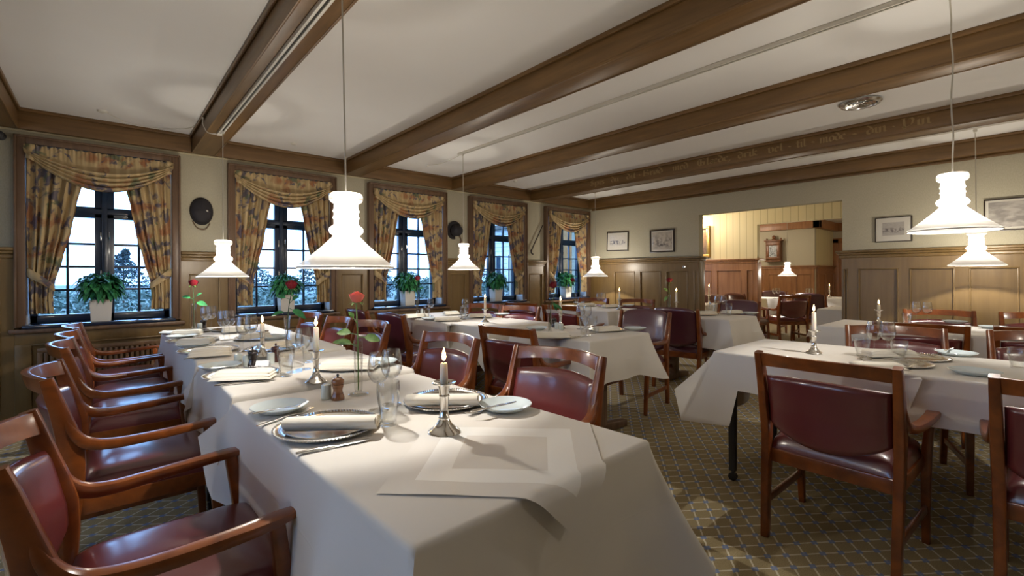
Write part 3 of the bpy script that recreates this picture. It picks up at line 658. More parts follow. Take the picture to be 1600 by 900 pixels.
bm = BM(); lathe(bm, [(0, -.002), (.1, -.002)], 32); ob('throat', mesh('vent_throat', bm, 'slot'), t)

# ------------------------------------------------------------------ lettering on the fourth beam (broad pen strokes)
G = {'S': (.75, [[(.62, 1.35), (.35, 1.5), (.12, 1.3), (.2, 1.0), (.55, .7), (.6, .3), (.35, .0), (.05, .2)], [(.3, 1.5), (.3, .05)]]),
 'B': (.85, [[(.12, 1.5), (.12, 0)], [(.0, 1.4), (.5, 1.5), (.65, 1.2), (.2, .85), (.7, .6), (.7, .15), (.35, 0), (.05, .05)]]),
 'G': (.95, [[(.7, 1.45), (.3, 1.5), (.05, 1.1), (.05, .4), (.3, .0), (.7, .1), (.75, .7), (.45, .8)], [(.38, 1.4), (.38, .15)]]),
 'V': (1.05, [[(.0, 1.45), (.2, 1.5), (.25, .2), (.35, .0), (.75, .4), (.85, 1.1), (.7, 1.5), (.55, 1.3)], [(.15, .25), (.25, -.25)]]),
 'p': (.62, [[(.08, 1.0), (.08, -.5)], [(.08, .9), (.4, 1.0), (.48, .8), (.48, .15), (.3, 0), (.08, .08)]]),
 'i': (.32, [[(.02, .85), (.14, 1.0), (.14, .12), (.26, .0)], [(.12, 1.35), (.16, 1.42)]]),
 's': (.5, [[(.42, .9), (.2, 1.0), (.08, .75), (.4, .35), (.3, .0), (.04, .12)]]),
 'd': (.6, [[(.5, .8), (.5, .15), (.28, 0), (.08, .2), (.08, .75), (.45, .85), (.3, 1.25), (.05, 1.5)]]),
 'u': (.62, [[(.02, .88), (.12, 1.0), (.12, .15), (.28, 0), (.45, .15)], [(.46, 1.0), (.46, .1), (.58, 0)]]),
 't': (.42, [[(.18, 1.3), (.18, .12), (.34, 0)], [(.02, .95), (.36, .95)]]),
 'r': (.48, [[(.02, .88), (.14, 1.0), (.14, .08), (.24, 0)], [(.14, .8), (.34, 1.0), (.42, .85)]]),
 'o': (.58, [[(.3, 1.0), (.08, .78), (.08, .2), (.28, 0), (.48, .2), (.48, .8), (.3, 1.0)]]),
 'm': (.92, [[(.02, .88), (.12, 1.0), (.12, 0)], [(.12, .85), (.36, 1.0), (.42, .85), (.42, 0)], [(.42, .85), (.66, 1.0), (.72, .85), (.72, .1), (.84, 0)]]),
 'n': (.62, [[(.02, .88), (.12, 1.0), (.12, 0)], [(.12, .85), (.38, 1.0), (.46, .85), (.46, .1), (.58, 0)]]),
 'e': (.48, [[(.08, .5), (.4, .72), (.26, 1.0), (.08, .8), (.08, .2), (.24, 0), (.42, .15)]]),
 'l': (.32, [[(.04, 1.4), (.14, 1.52), (.14, .12), (.26, 0)]]),
 'k': (.55, [[(.12, 1.5), (.12, 0)], [(.12, .75), (.36, 1.0), (.4, .8), (.14, .6), (.36, .12), (.5, 0)]]),
 'v': (.6, [[(.02, .88), (.12, 1.05), (.12, .15), (.3, 0), (.48, .2), (.46, .8), (.34, 1.0)]]),
 ',': (.22, [[(.1, .1), (.12, 0), (.02, -.22)]]), '-': (.8, [[(.1, .5), (.3, .62), (.5, .42), (.7, .55)]])}
G['ø'] = (.58, G['o'][1] + [[(.06, -.1), (.52, 1.1)]]); G['æ'] = (.9, [[(.1, .8), (.3, 1.0), (.42, .8), (.42, .1)], [(.42, .5), (.2, .55), (.08, .25), (.24, 0), (.42, .2)]] + [[(x+.4, y) for x, y in G['e'][1][0]]])
def pen_word(bm, word, y0, y1, z0, xh, X):
    tot = sum(G[c_][0] for c_ in word); sx_ = (y0-y1)/tot; u0 = 0; pv = Vector((.085, .055))
    for c_ in word:
        w_, st_ = G[c_]
        for pl in st_:
            for (xa, ya), (xb, yb) in zip(pl, pl[1:]):
                A = Vector((u0+xa, ya)); B_ = Vector((u0+xb, yb))
                q = [A-pv, A+pv, B_+pv, B_-pv]
                vs = [bm.verts.new((X, y0-p_.x*sx_, z0+p_.y*xh)) for p_ in q]
                bm.faces.new(vs)
        u0 += w_
bxm = BEAMS[4]; y_ = PX(1190, 240, bxm).y; t = thing('beam_inscription', 'faded blackletter inscription painted along the fourth ceiling beam', 'inscription', (bxm-.0004, y_, 0))
for w_, a_, b_ in (('Spis', 922, 945), ('du', 955, 967), ('dit', 979, 994), ('-', 996, 1003), ('Brød', 1005, 1036), ('med', 1051, 1076), ('Glæde,', 1090, 1142), ('drik', 1153, 1184), ('vel', 1200, 1224), ('-', 1227, 1241), ('til', 1244, 1260), ('-', 1263, 1278), ('mode', 1281, 1322), ('-', 1326, 1346), ('din', 1354, 1386), ('-', 1391, 1403), ('Vin', 1408, 1455)):
    bm = BM(); pen_word(bm, w_, PX(a_, 290, bxm).y, PX(b_, 290, bxm).y, 2.350, .047, 0)
    for v in bm.verts: v.co.y -= y_
    r = bmesh.ops.extrude_face_region(bm, geom=bm.faces[:]); [setattr(v, 'co', v.co-Vector((.0012, 0, 0))) for v in r['geom'] if isinstance(v, bmesh.types.BMVert)]
    ob('ornament' if w_ == '-' else 'word', mesh('inscription_word', bm, 'gold_paint', 0), t)

# ------------------------------------------------------------------ things on the walls
def framed(lab, X, y0, y1, z0, z1, pic, fr='darkframe', fw=.014, mt=.05, tilt=0.0, deep=.02):
    t = thing('framed_picture', lab, 'picture', (X, (y0+y1)/2, (z0+z1)/2)); t.rotation_euler = (tilt, 0, 0)
    w, h = (y1-y0)/2, (z1-z0)/2
    bm = BM()
    for q in ((-w, w, h-fw, h), (-w, w, -h, -h+fw), (-w, -w+fw, -h+fw, h-fw), (w-fw, w, -h+fw, h-fw)): bx(bm, -deep, 0, q[0], q[1], q[2], q[3], .003)
    ob('frame', mesh('picture_frame', bm, fr), t)
    if mt: bm = BM(); bx(bm, -.010, -.004, -w+fw, w-fw, -h+fw, h-fw); ob('mount', mesh('picture_mount', bm, 'mount', 0), t)
    bm = BM(); bx(bm, -.0115, -.009, -w+fw+mt, w-fw-mt, -h+fw+mt*1.1, h-fw-mt*.9); ob('image', mesh('picture_image', bm, pic, 0), t)
framed('thin framed street print, left one of the pair on the far wall', FX, 4.321, 4.738, 1.567, 1.876, 'pic1', mt=.045, tilt=.03)
framed('small dark framed landscape print, nearest the opening in the far wall', FX, 3.527, 3.933, 1.512, 1.857, 'pic2', mt=.02, fw=.022)
framed('small framed harbour engraving with a wide mount, right of the opening', FX, .871, 1.18, 1.516, 1.781, 'pic3', mt=.055, fw=.009)
framed('larger framed old chart at the far right behind the lamps', FX, -.30, .356, 1.575, 1.873, 'pic4', mt=.02, fw=.012)
framed('gilt framed dark painting lit from above in the passage', X2, 4.117, 4.66, 1.505, 2.10, 'pic5', 'gilt', .055, 0, deep=.045)
t = thing('picture_light', 'small brass picture light above the gilt framed painting', 'picture light', (X2, 4.36, 2.16))
bm = BM(); tube(bm, [(0, 0, 0), (-.12, 0, .05), (-.17, 0, .02)], .008, 8); ob('arm', mesh('picture_light_arm', bm, 'gilt'), t)
bm = BM(); tube(bm, [(-.17, -.12, .01), (-.17, .12, .01)], .022, 12); ob('hood', mesh('picture_light_hood', bm, 'gilt'), t)
l = bpy.data.lights.new('picture_glow', 'POINT'); l.energy = 20; l.color = (1, .80, .52); l.shadow_soft_size = .03
o = bpy.data.objects.new('picture_glow', l); COL.objects.link(o); o.parent = t; o.location = (-.16, 0, -.04)
t = thing('wall_cabinet', 'small carved wooden wall cabinet with a glazed door in the room beyond', 'wall cabinet', (X3, 4.342, 1.486))
bm = BM(); bx(bm, -.16, 0, -.165, .165, .03, .50, .006); bx(bm, -.18, 0, -.185, .185, 0, .03, .006); bx(bm, -.19, 0, -.195, .195, .50, .535, .008); ob('case', mesh('cabinet_case', bm, 'cabinet'), t)
bm = BM()
for q in ((-.15, .15, .40, .47), (-.15, .15, .06, .12), (-.15, -.09, .12, .40), (.09, .15, .12, .40)): bx(bm, -.178, -.16, q[0], q[1], q[2], q[3], .004)
d = ob('door', mesh('cabinet_door', bm, 'cabinet'), t); bm = BM(); bx(bm, -.168, -.161, -.09, .09, .12, .40); ob('glazing', mesh('cabinet_glazing', bm, 'pic6', 0), d)
bm = BM(); lathe(bm, [(.05, 0), (.055, .02), (.03, .04), (.045, .08), (.02, .115), (0, .12)], 16, (-.09, .0, .535)); [lathe(bm, [(.022, 0), (.024, .02), (.008, .05), (0, .055)], 12, (-.09, s, .535)) for s in (-.16, .16)]; ob('crest', mesh('cabinet_crest', bm, 'cabinet'), t)
# hats
t = thing('hat', 'dark flat hat with chin strap hung on the wall between the first and second windows', 'hat', (.672, WY, 1.78))
bm = BM(); grid(bm, 28, 12, lambda u, v: Vector(((.082+.006*cos(2*pi*u*2))*cos(2*pi*u)*cos(v*pi/2)**.6, -.012-.060*sin(v*pi/2)**.8*(1-.25*(sin(2*pi*u) > .2)*sin(pi*v)), .118*sin(2*pi*u)*cos(v*pi/2)**.6))); ob('crown', mesh('hat_crown', bm, 'felt', 60), t)
bm = BM(); grid(bm, 28, 4, lambda u, v: Vector(((.07+.022*v)*cos(2*pi*u), -.010-.012*sin(pi*v), (.102+.026*v)*sin(2*pi*u)))); ob('brim', mesh('hat_brim', bm, 'felt', 60), t)
bm = BM(); tube(bm, spline([(-.070, -.02, -.095), (-.035, -.03, -.158), (.025, -.03, -.166), (.062, -.02, -.110)], 5), .005, 6); ob('strap', mesh('hat_strap', bm, 'leatherstrap'), t)
bm = BM(); lathe(bm, [(0, 0), (.010, .001), (.010, .004), (0, .006)], 12); me = mesh('hat_badge', bm, 'steel'); b_ = ob('badge', me, t, (.035, -.066, .0)); b_.rotation_euler = (pi/2, 0, 0)
t = thing('hat', 'black bowler hat hung brim to the wall between the middle and fourth windows', 'hat', (3.46, WY, 1.775)); t.rotation_euler = (pi/2+.12, 0, .10)
bm = BM(); lathe(bm, [(.070, .010), (.115, .016), (.122, .010), (.115, .004), (.06, .0)], 32); ob('brim', mesh('bowler_brim', bm, 'felt', 60), t)
bm = BM(); lathe(bm, [(.074, .008), (.074, .05), (.071, .09), (.055, .118), (.025, .128), (0, .129)], 32); ob('crown', mesh('bowler_crown', bm, 'felt', 60), t)
bm = BM(); lathe(bm, [(.0755, .010), (.0765, .012), (.0765, .03), (.0755, .032)], 32); ob('band', mesh('bowler_band', bm, 'milldark', 60), t)
bm = BM(); tube(bm, spline([(3.47, -.03, .06), (3.50, -.045, -.02), (3.47, -.03, -.09), (3.53, -.03, -.13)], 4), .010, 8); 
for v in bm.verts: v.co.x -= 3.47
tag(ob('coat_hook', mesh('hook', bm, 'casing'), None, (3.515, WY, 1.66)), 'curved wooden hook below the bowler hat', 'hook')
a_, b_ = PY(848, 352, WY-.03), PY(831, 390, WY-.03); bm = BM()
tube(bm, [(0, 0, 0), (b_-a_)*.5, (b_-a_)], [.007, .008, .009], 8); e_ = b_-a_; tube(bm, spline([e_, e_+Vector((-.02, -.004, -.02)), e_+Vector((-.01, -.008, -.06)), e_+Vector((.02, -.008, -.07))], 4), [.011]*13, 8)
tag(ob('walking_stick', mesh('stick', bm, 'darkframe'), None, a_), 'dark walking stick hung slanting on the wall before the last window', 'walking stick')
p = PY(1, 213, WY); bm = BM(); lathe(bm, [(.03, 0), (.032, .012), (.012, .02), (.012, .06), (.024, .07), (.026, .085), (0, .095)], 16)
o = tag(ob('coat_hook', mesh('wall_hook', bm, 'black'), None, (p.x, WY, p.z)), 'black turned hook high on the wall at the left edge', 'hook'); o.rotation_euler = (pi/2, 0, 0)
p = PX(1069, 417, FX-.034); bm = BM(); lathe(bm, [(0, .012), (.010, .010), (.022, .008), (.025, 0), (0, 0)], 18)
o = tag(ob('wall_plate', mesh('knob', bm, 'steel'), None, (FX-.034, p.y, p.z)), 'small round metal plate on the panelling beside the opening', 'plate'); o.rotation_euler = (0, -pi/2, 0)

# ------------------------------------------------------------------ armchairs
def post_x(z):
    P = [(0, -.255), (.22, -.238), (.45, -.218), (.58, -.226), (.70, -.252), (.84, -.290)]
    for (a, xa), (b, xb) in zip(P, P[1:]):
        if z <= b: return xa+(xb-xa)*(z-a)/(b-a)
    return P[-1][1]
def chair_kit(full, lm):
    kit = []
    for s in (-1, 1):
        bm = BM()
        P = spline([(-.258, s*.232, 0), (-.240, s*.235, .22), (-.220, s*.238, .45), (-.228, s*.241, .58), (-.254, s*.243, .70), (-.289, s*.245, .832)], 5); n = len(P)
        strip(bm, P, lerp_list([.032, .034, .036, .034, .030], n), lerp_list([.038, .046, .056, .072, .052, .036], n), (0, 1, 0), .22)
        kit.append(('back_post', mesh('chair_post', bm, 'chair', 40)))
        bm = BM(); P = spline([(-.246, s*.246, .70), (-.224, s*.248, .640), (-.190, s*.252, .596), (-.13, s*.262, .580), (-.03, s*.276, .582), (.09, s*.282, .590), (.165, s*.279, .597), (.212, s*.272, .600)], 5); n = len(P)
        strip(bm, P, lerp_list([.022, .034, .040, .042, .042, .046, .056, .040], n), lerp_list([.012, .030, .040, .036, .032, .028, .022, .016], n), (0, 1, 0), .3)
        kit.append(('armrest', mesh('chair_arm', bm, 'chair', 40)))
        bm = BM(); P = spline([(.222, s*.243, 0), (.208, s*.246, .24), (.194, s*.252, .42), (.172, s*.272, .588)], 5); n = len(P)
        strip(bm, P, lerp_list([.028, .034, .036, .032], n), lerp_list([.030, .038, .040, .034], n), (0, 1, 0), .22)
        kit.append(('leg', mesh('chair_leg', bm, 'chair', 40)))
        bm = BM(); strip(bm, [(-.240, s*.236, .155), (0, s*.240, .155), (.210, s*.245, .155)], .016, .034, (0, 1, 0), .2); kit.append(('stretcher', mesh('chair_stretcher', bm, 'chair', 40)))
    bm = BM()
    for s in (-1, 1): bx(bm, -.215, .205, s*.232-.011, s*.232+.011, .335, .392, .004)
    bx(bm, .192, .214, -.235, .235, .335, .392, .004); bx(bm, -.226, -.204, -.235, .235, .332, .392, .004); kit.append(('seat_rail', mesh('chair_seat_rail', bm, 'chair', 40)))
    def sf(u, v):
        x = -.215+.455*v; hw = (.232+.006*v); a_, c_ = 2*u-1, 2*v-1
        k = max(0.0, (1-abs(a_)**7)*(1-abs(c_)**7))**.38
        return Vector((x, hw*a_, .392+.078*k+.008*k*cos(a_*1.4)*cos(c_*1.2)))
    bm = BM(); pad(bm, 26, 26, sf, lambda u, v: Vector((-.215+.455*v, (.232+.006*v)*(2*u-1), .390))); kit.append(('seat', mesh('chair_seat', bm, lm, 60)))
    tp = .832 if full else .728
    def bk(u, v, sgn):
        a_ = 2*u-1; hw = .223
        zb = .520-.075*(1-a_*a_)**.8; zt = tp + (.018 if full else .016)*(1-a_*a_) - (.03*abs(a_)**10 if full else 0)
        z = zb+(zt-zb)*v; k = max(0.0, (1-abs(a_)**9)*(1-abs(2*v-1)**9))**.42
        xc = post_x(z)-.052*(1-a_*a_)
        return Vector((xc + sgn*(.004+.020*k), hw*a_, z))
    bm = BM(); pad(bm, 30, 22, lambda u, v: bk(u, v, 1), lambda u, v: bk(u, v, -1)); kit.append(('backrest', mesh('chair_back', bm, lm, 60)))
    if not full:
        def rl(u, v):
            a_ = 2*u-1; th = 2*pi*v; hw = .0125; hh = .030-.004*(1-a_*a_)
            sx_ = max(-1, min(1, 1.35*cos(th))); sz_ = max(-1, min(1, 1.35*sin(th)))
            z = .800+.010*(1-a_*a_)+hh*sz_
            return Vector((post_x(z)-.070*(1-a_*a_)+hw*sx_, .236*a_, z))
        bm = BM(); V = grid(bm, 30, 16, rl); bmesh.ops.remove_doubles(bm, verts=bm.verts, dist=1e-6); kit.append(('top_rail', mesh('chair_top_rail', bm, 'chair', 40)))
    return kit
KIT = {'rail': chair_kit(False, 'leather'), 'full': chair_kit(True, 'leather_dark'), 'brown': chair_kit(True, 'leather_brown')}
def chair(kind, x, y, rz, lab, group): return parts(thing('armchair', lab, 'armchair', (x, y, 0), rz, group), KIT[kind])
gA, gB = 'armchairs along the window side of the long table', 'armchairs along the inner side of the long table'
for y, w_ in ((1.49, 'nearest the camera'), (2.48, 'second from the camera'), (3.40, 'third from the camera'), (3.95, 'fourth from the camera'), (4.60, 'farthest away')):
    chair('rail', .138, y, 0, 'red armchair on the left side of the long table, '+w_, gA)
for x, y, r, w_ in ((1.283, 1.45, .09, 'nearest, beside the silver candlestick'), (1.238, 2.275, .06, 'second from the camera, behind the candle flame'), (1.25, 3.36, .04, 'third from the camera, behind the coral rose'), (1.19, 3.87, 0, 'fourth from the camera'), (1.17, 4.5, 0, 'farthest, below the second window')):
    chair('rail', x, y, pi+r, 'red armchair, right side of the long table, '+w_, gB)
gC = 'armchairs around the middle row tables'
chair('full', 2.265, 3.99, .04, 'dark armchair with high fully padded back turned to us, left of the middle row', gC)
chair('rail', 2.320, 2.41, .08, 'dark rail backed armchair, back to us, left of the nearer middle row table', gC)
chair('full', 2.24, 4.66, .0, 'dark armchair at the window end of the middle row, half behind the coral rose', gC)
chair('rail', 3.21, 4.41, pi+.2, 'rail backed armchair facing us at the window end of the middle row', gC)
chair('rail', 3.245, 3.81, pi+.2, 'pinkish lit rail backed armchair facing us at the middle row, left of the bowed candle', gC)
chair('full', 3.595, 2.46, pi+.13, 'large plum leather armchair with padded back at the right of the nearer middle row table', gC)
gD = 'armchairs around the far row tables'
chair('full', 4.645, 2.50, .1, 'large dark padded armchair seen from behind, back to back with the plum armchair', gD)
chair('rail', 4.235, 3.70, .12, 'dark rail backed armchair seen from behind, beyond the candle of the middle row', gD)
chair('rail', 4.235, 4.36, .1, 'rail backed armchair showing only its blue lit top rail below the last window', gD)
chair('rail', 5.24, 4.40, pi+.12, 'armchair against the far wall panelling under the corner pendant', gD)
chair('rail', 5.42, 3.74, pi+.2, 'armchair against the far wall panelling, right of the lone candle', gD)
chair('full', 5.90, 2.55, pi+.12, 'maroon padded armchair with wide back standing in front of the opening', gD)
gE = 'armchairs around the right-hand tables'
chair('rail', 2.492, .585, -.03, 'large oxblood armchair in the right foreground with its back to us', gE)
chair('rail', 2.56, -.14, 0, 'oxblood armchair cut off by the right edge of the picture, back to us', gE)
chair('rail', 3.60, .55, pi+.3, 'red leather armchair facing us across the right foreground table', gE)
chair('rail', 3.83, -.09, pi+.2, 'armchair facing us at the right edge across the foreground table', gE)
chair('rail', 4.56, .62, .2, 'armchair with its dark back to us, just behind the one facing us at the right', gE)
chair('rail', 4.74, -.02, .1, 'armchair with its back to us at the far right edge, second row', gE)
chair('rail', 5.67, .56, pi+.3, 'armchair facing us against the right-hand panelling, below the small engraving', gE)
chair('rail', 5.80, -.06, pi+.2, 'armchair against the panelling at the far right edge', gE)
gF = 'armchairs in the rooms beyond the opening'
p = PX(1122, 457, 7.55); chair('brown', p.x-.2, p.y, pi+.5, 'brown leather armchair in the passage, left of the other', gF)
p = PX(1172, 455, 8.3); chair('brown', p.x-.15, p.y, pi+1.2, 'brown leather armchair in the passage seen from its side', gF)
chair('full', 9.5, 2.70, .12, 'plum armchair with padded back turned to us in the room beyond the opening', gF)
chair('rail', 8.78, 2.90, .85, 'wooden armchair standing sideways just inside the inner doorway', gF)
chair('full', 10.0, 3.60, pi, 'plum padded armchair facing us beyond the small white table in the inner doorway', gF)

# ------------------------------------------------------------------ tables and cloths
def table(x0, x1, y0, y1, top, lab, style='legs', lt=None):
    t = thing('dining_table', lab, 'table', ((x0+x1)/2, (y0+y1)/2, 0), 0, 'dining tables under the cloths'); w, h = (x1-x0)/2-.02, (y1-y0)/2-.02
    bm = BM(); bx(bm, -w, w, -h, h, top-.040, top-.009, .004); bx(bm, -w+.05, w-.05, -h+.05, h-.05, top-.09, top-.036); ob('table_top', mesh('table_top', bm, 'casing'), t)
    if style == 'legs':
        for sx_ in (-1, 1):
            for sy_ in (-1, 1):
                bm = BM(); cx_, cy_ = sx_*(w-.045), sy_*(h-.045)
                strip(bm, [(cx_, cy_, .055), (cx_, cy_, .4), (cx_, cy_, top-.04)], [.036, .040, .046], [.036, .040, .046], (0, 1, 0), .15); lg = ob('leg', mesh('table_leg', bm, 'black'), t)
                bm = BM(); tube(bm, [(cx_-.014, cy_, .022), (cx_+.014, cy_, .022)], .022, 16); tube(bm, [(cx_, cy_, .03), (cx_, cy_, .06)], .008, 8); ob('castor', mesh('table_castor', bm, 'black'), lg)
    else:
        for sy_ in (-1, 1):
            cy_ = sy_*(h-.16)
            bm = BM(); strip(bm, [(-w+.03, cy_, .03), (0, cy_, .045), (w-.03, cy_, .03)], .07, [.05, .08, .05], (0, 1, 0), .15); ob('foot', mesh('table_foot', bm, 'casing'), t)
            bm = BM(); strip(bm, [(0, cy_, .07), (0, cy_, top-.04)], .08, .09, (0, 1, 0), .1); ob('pillar', mesh('table_pillar', bm, 'casing'), t)
    return t
def cloth(x0, x1, y0, y1, top, drops, lab, seed=0, flares=None, corner=.09, mt='linen', bumps=(), tails=(), grp='white tablecloths'):
    "drops / flares: -x, +x, -y, +y"
    r = random.Random(seed); rc = .018; P = []
    sides = [((x0, y0), (x1, y0), (0, -1), 2), ((x1, y0), (x1, y1), (1, 0), 1), ((x1, y1), (x0, y1), (0, 1), 3), ((x0, y1), (x0, y0), (-1, 0), 0)]
    fl = flares or (.015,)*4
    ph = [r.uniform(0, 6) for _ in range(8)]
    for k, (A, B, n, di) in enumerate(sides):
        A, B, n = Vector(A), Vector(B), Vector(n); L = (B-A).length; tg = (B-A)/L
        pn = Vector(sides[k-1][2]); nn = Vector(sides[(k+1) % 4][2]); pd, nd = sides[k-1][3], sides[(k+1) % 4][3]
        ss = [0.0]+[.004, .012, .024, .04, .06, .085, .115, .15]
        m_ = max(4, int((L-.3)/.035)); ss = [s_ for s_ in ss if s_ < L/2] + [.15+(L-.3)*(i+1)/(m_+1) for i in range(m_)] + [L-s_ for s_ in ss[::-1] if s_ < L/2 and s_ > 0]
        for s_ in ss:
            wa = max(0, 1-s_/.17)**1.7; wb = max(0, 1-(L-s_)/.17)**1.7
            d0 = drops[di]; da = drops[pd]; db = drops[nd]
            act_a = min(1, da/.1); act_b = min(1, db/.1)
            ea = .28*min(d0, da)*max(0, 1-3*abs(d0-da)/max(d0, da)); eb = .28*min(d0, db)*max(0, 1-3*abs(d0-db)/max(d0, db))
            dr = d0 + wa*act_a*ea + wb*act_b*eb
            if da > .1 and da < d0: dr -= (d0-da)*max(0, 1-s_/.03)
            if db > .1 and db < d0: dr -= (d0-db)*max(0, 1-(L-s_)/.03)
            for (td, te, tw, tdr) in tails:
                if td == di and (s_ if te == 0 else L-s_) < tw: dr = tdr
            nrm = n + pn*wa*act_a + nn*wb*act_b
            flare = fl[di] + corner*(wa*act_a+wb*act_b)*(.4+.6*min(1, fl[di]/.01))
            flare += .010*sin(s_*9+ph[k])+.006*sin(s_*21+ph[k+4]) if fl[di] > .004 else 0
            for (bd, bs, amt, wd) in bumps:
                if bd == di:
                    q = (A+tg*s_).y if di < 2 else (A+tg*s_).x; flare += amt*math.exp(-((q-bs)/wd)**2)
            ins = (tg*rc*max(0, 1-s_/rc)*.3) - (tg*rc*max(0, 1-(L-s_)/rc)*.3)
            P.append((A+tg*s_+ins, nrm, dr, max(flare, .002)))
    bm = BM(); cx_, cy_ = (x0+x1)/2, (y0+y1)/2
    prof = [(-.016, 0), (-.009, .001), (-.004, .004), (-.001, .010), (0, .018)]
    rows = []
    for o_, dz in prof: rows.append([bm.verts.new((p.x+n.x*o_, p.y+n.y*o_, top-dz)) for p, n, d_, f_ in P])
    R_ = 9
    for j in range(1, R_+1):
        v = j/R_; rows.append([bm.verts.new((p.x+n.x*f_*v**1.15, p.y+n.y*f_*v**1.15, top-.018-(d_-.018)*v)) for p, n, d_, f_ in P])
    n = len(P)
    for a_, b_ in zip(rows, rows[1:]):
        for i in range(n): bm.faces.new((a_[i], a_[(i+1) % n], b_[(i+1) % n], b_[i]))
    bm.faces.new(rows[0])
    for v in bm.verts: v.co -= Vector((cx_, cy_, top))
    return tag(ob('tablecloth', mesh('tablecloth', bm, mt, 50), None, (cx_, cy_, top)), lab, 'tablecloth', grp)
ZA1, ZA2, ZA3, ZB = .735, .752, .768, .740
table(.362, 1.078, .69, 1.89, ZA1, 'dining table at the near end of the long row, under the closest cloth').rotation_euler = (0, 0, .03)
table(.345, 1.07, 1.93, 2.64, ZA2, 'short dining table in the middle of the long row')
table(.335, 1.05, 2.70, 4.45, ZA3, 'dining table at the window end of the long row')
cloth(.352, 1.088, .682, 1.898, ZA1, (.32, .32, .42, .12), 'cream tablecloth closest to the camera, on the near end of the long table', 1, (.006, .03, .02, .002), .10, bumps=((0, .93, .13, .11), (2, .6, .02, .15))).rotation_euler = (0, 0, .03)
cloth(.336, 1.078, 1.912, 2.66, ZA2, (.28, .28, .20, .12), 'cream tablecloth over the short middle section of the long table', 2, (.006, .02, .002, .002), .05)
cloth(.326, 1.058, 2.675, 4.46, ZA3, (.28, .28, .20, .28), 'cream tablecloth on the window end of the long table', 3, (.008, .018, .002, .02), .05)
table(2.39, 3.09, 3.01, 4.77, ZB, 'dining table of the middle row, by the windows', 'pillar')
cloth(2.375, 3.105, 3.565, 4.785, ZB, (.27, .27, .004, .27), 'white tablecloth on the window half of the middle row table', 4)
cloth(2.372, 3.108, 3.0, 3.56, ZB+.005, (.275, .275, .28, .004), 'white tablecloth on the nearer half of the middle row table by the windows', 5, (.015, .015, .015, .001))
table(2.41, 3.10, 1.98, 2.73, ZB, 'nearer dining table of the middle row, left of the plum armchair', 'pillar')
cloth(2.395, 3.115, 1.96, 2.75, ZB, (.28, .28, .295, .28), 'white tablecloth with hanging corners on the nearer middle row table', 6, None, .10)
table(4.54, 5.18, 3.45, 4.62, ZB, 'far row dining table below the corner pendant', 'pillar')
cloth(4.53, 5.19, 3.43, 4.64, ZB, (.28, .28, .28, .28), 'white tablecloth on the far row table below the corner pendant', 7)
table(4.54, 5.17, 2.0, 2.93, ZB, 'far row dining table in front of the opening', 'pillar')
cloth(4.525, 5.185, 1.98, 2.95, ZB, (.30, .30, .33, .28), 'white tablecloth on the far row table in front of the opening', 8, None, .08)
table(2.645, 3.39, -.9, 1.235, ZB, 'dining table on black castored legs in the right foreground')
cloth(2.63, 3.405, .385, 1.25, ZB, (.20, .20, .004, .40), 'white tablecloth with a long hanging end on the right foreground table', 9, (.015, .015, .001, .03), .12, tails=((0, 0, .15, .40),))
cloth(2.625, 3.41, -.92, .40, ZB+.004, (.205, .205, .28, .004), 'white tablecloth running off the right edge on the right foreground table', 10, (.02, .02, .02, .001))
table(4.60, 5.38, -.9, 1.25, ZB, 'dining table of the second row at the right, behind the foreground one')
cloth(4.585, 5.395, .40, 1.27, ZB, (.28, .28, .004, .40), 'white tablecloth on the left half of the second row table at the right', 11, (.015, .015, .001, .02))
cloth(4.58, 5.40, -.92, .42, ZB+.004, (.28, .28, .28, .004), 'white tablecloth on the right half of the second row table at the right', 12, (.015, .015, .015, .001))
table(6.82, 7.50, .55, 1.86, ZB, 'dining table just behind the wall in the passage', 'pillar')
cloth(6.805, 7.515, .53, 1.88, ZB, (.28,)*4, 'white tablecloth on the table half hidden behind the wall in the passage', 13)
table(9.95, 10.65, 2.05, 2.85, ZB, 'dining table in the room beyond the opening, on the right', 'pillar')
cloth(9.935, 10.665, 2.03, 2.87, ZB, (.3,)*4, 'white tablecloth with glasses in the room beyond the opening', 14)
table(9.05, 9.70, 3.30, 4.1, ZB, 'small dining table seen through the inner doorway', 'pillar')
cloth(9.035, 9.715, 3.28, 4.12, ZB, (.3,)*4, 'white tablecloth at the left of the inner doorway', 15)
# square satin-banded overlay laid cornerwise over the near edge
bm = BM(); N_ = 24; hd = .338; c_ = Vector((.752, .892)); uvl = bm.loops.layers.uv.new('UVMap'); rows = []
for j in range(N_+1):
    for i in range(N_+1):
        a_, b_ = 2*i/N_-1, 2*j/N_-1; x = c_.x+(a_+b_)*hd/2; y = c_.y+(b_-a_)*hd/2; z = ZA1+.0035+.0008*sin(x*40)
        e_ = .676
        if y < e_: s_ = e_-y; y = e_-.010-.012*min(1, s_/.02)-.045*s_; z = ZA1+.003-s_+.004*min(1, s_/.02)
        elif y < e_+.02: y -= .012*(1-(y-e_)/.02); z -= .0
        rows.append(bm.verts.new((x-c_.x, y-c_.y, z-ZA1)))
for j in range(N_):
    for i in range(N_):
        id_ = [j*(N_+1)+i, j*(N_+1)+i+1, (j+1)*(N_+1)+i+1, (j+1)*(N_+1)+i]
        f = bm.faces.new([rows[k] for k in id_])
        for l_, k in zip(f.loops, id_): l_[uvl].uv = (2*(k % (N_+1))/N_-1, 2*(k//(N_+1))/N_-1)
me = mesh('overlay_cloth', bm, 'overlay', 60)
tag(ob('overlay_cloth', me, None, (c_.x, c_.y, ZA1)), 'square overlay cloth with satin band laid cornerwise at the near table edge', 'overlay cloth')

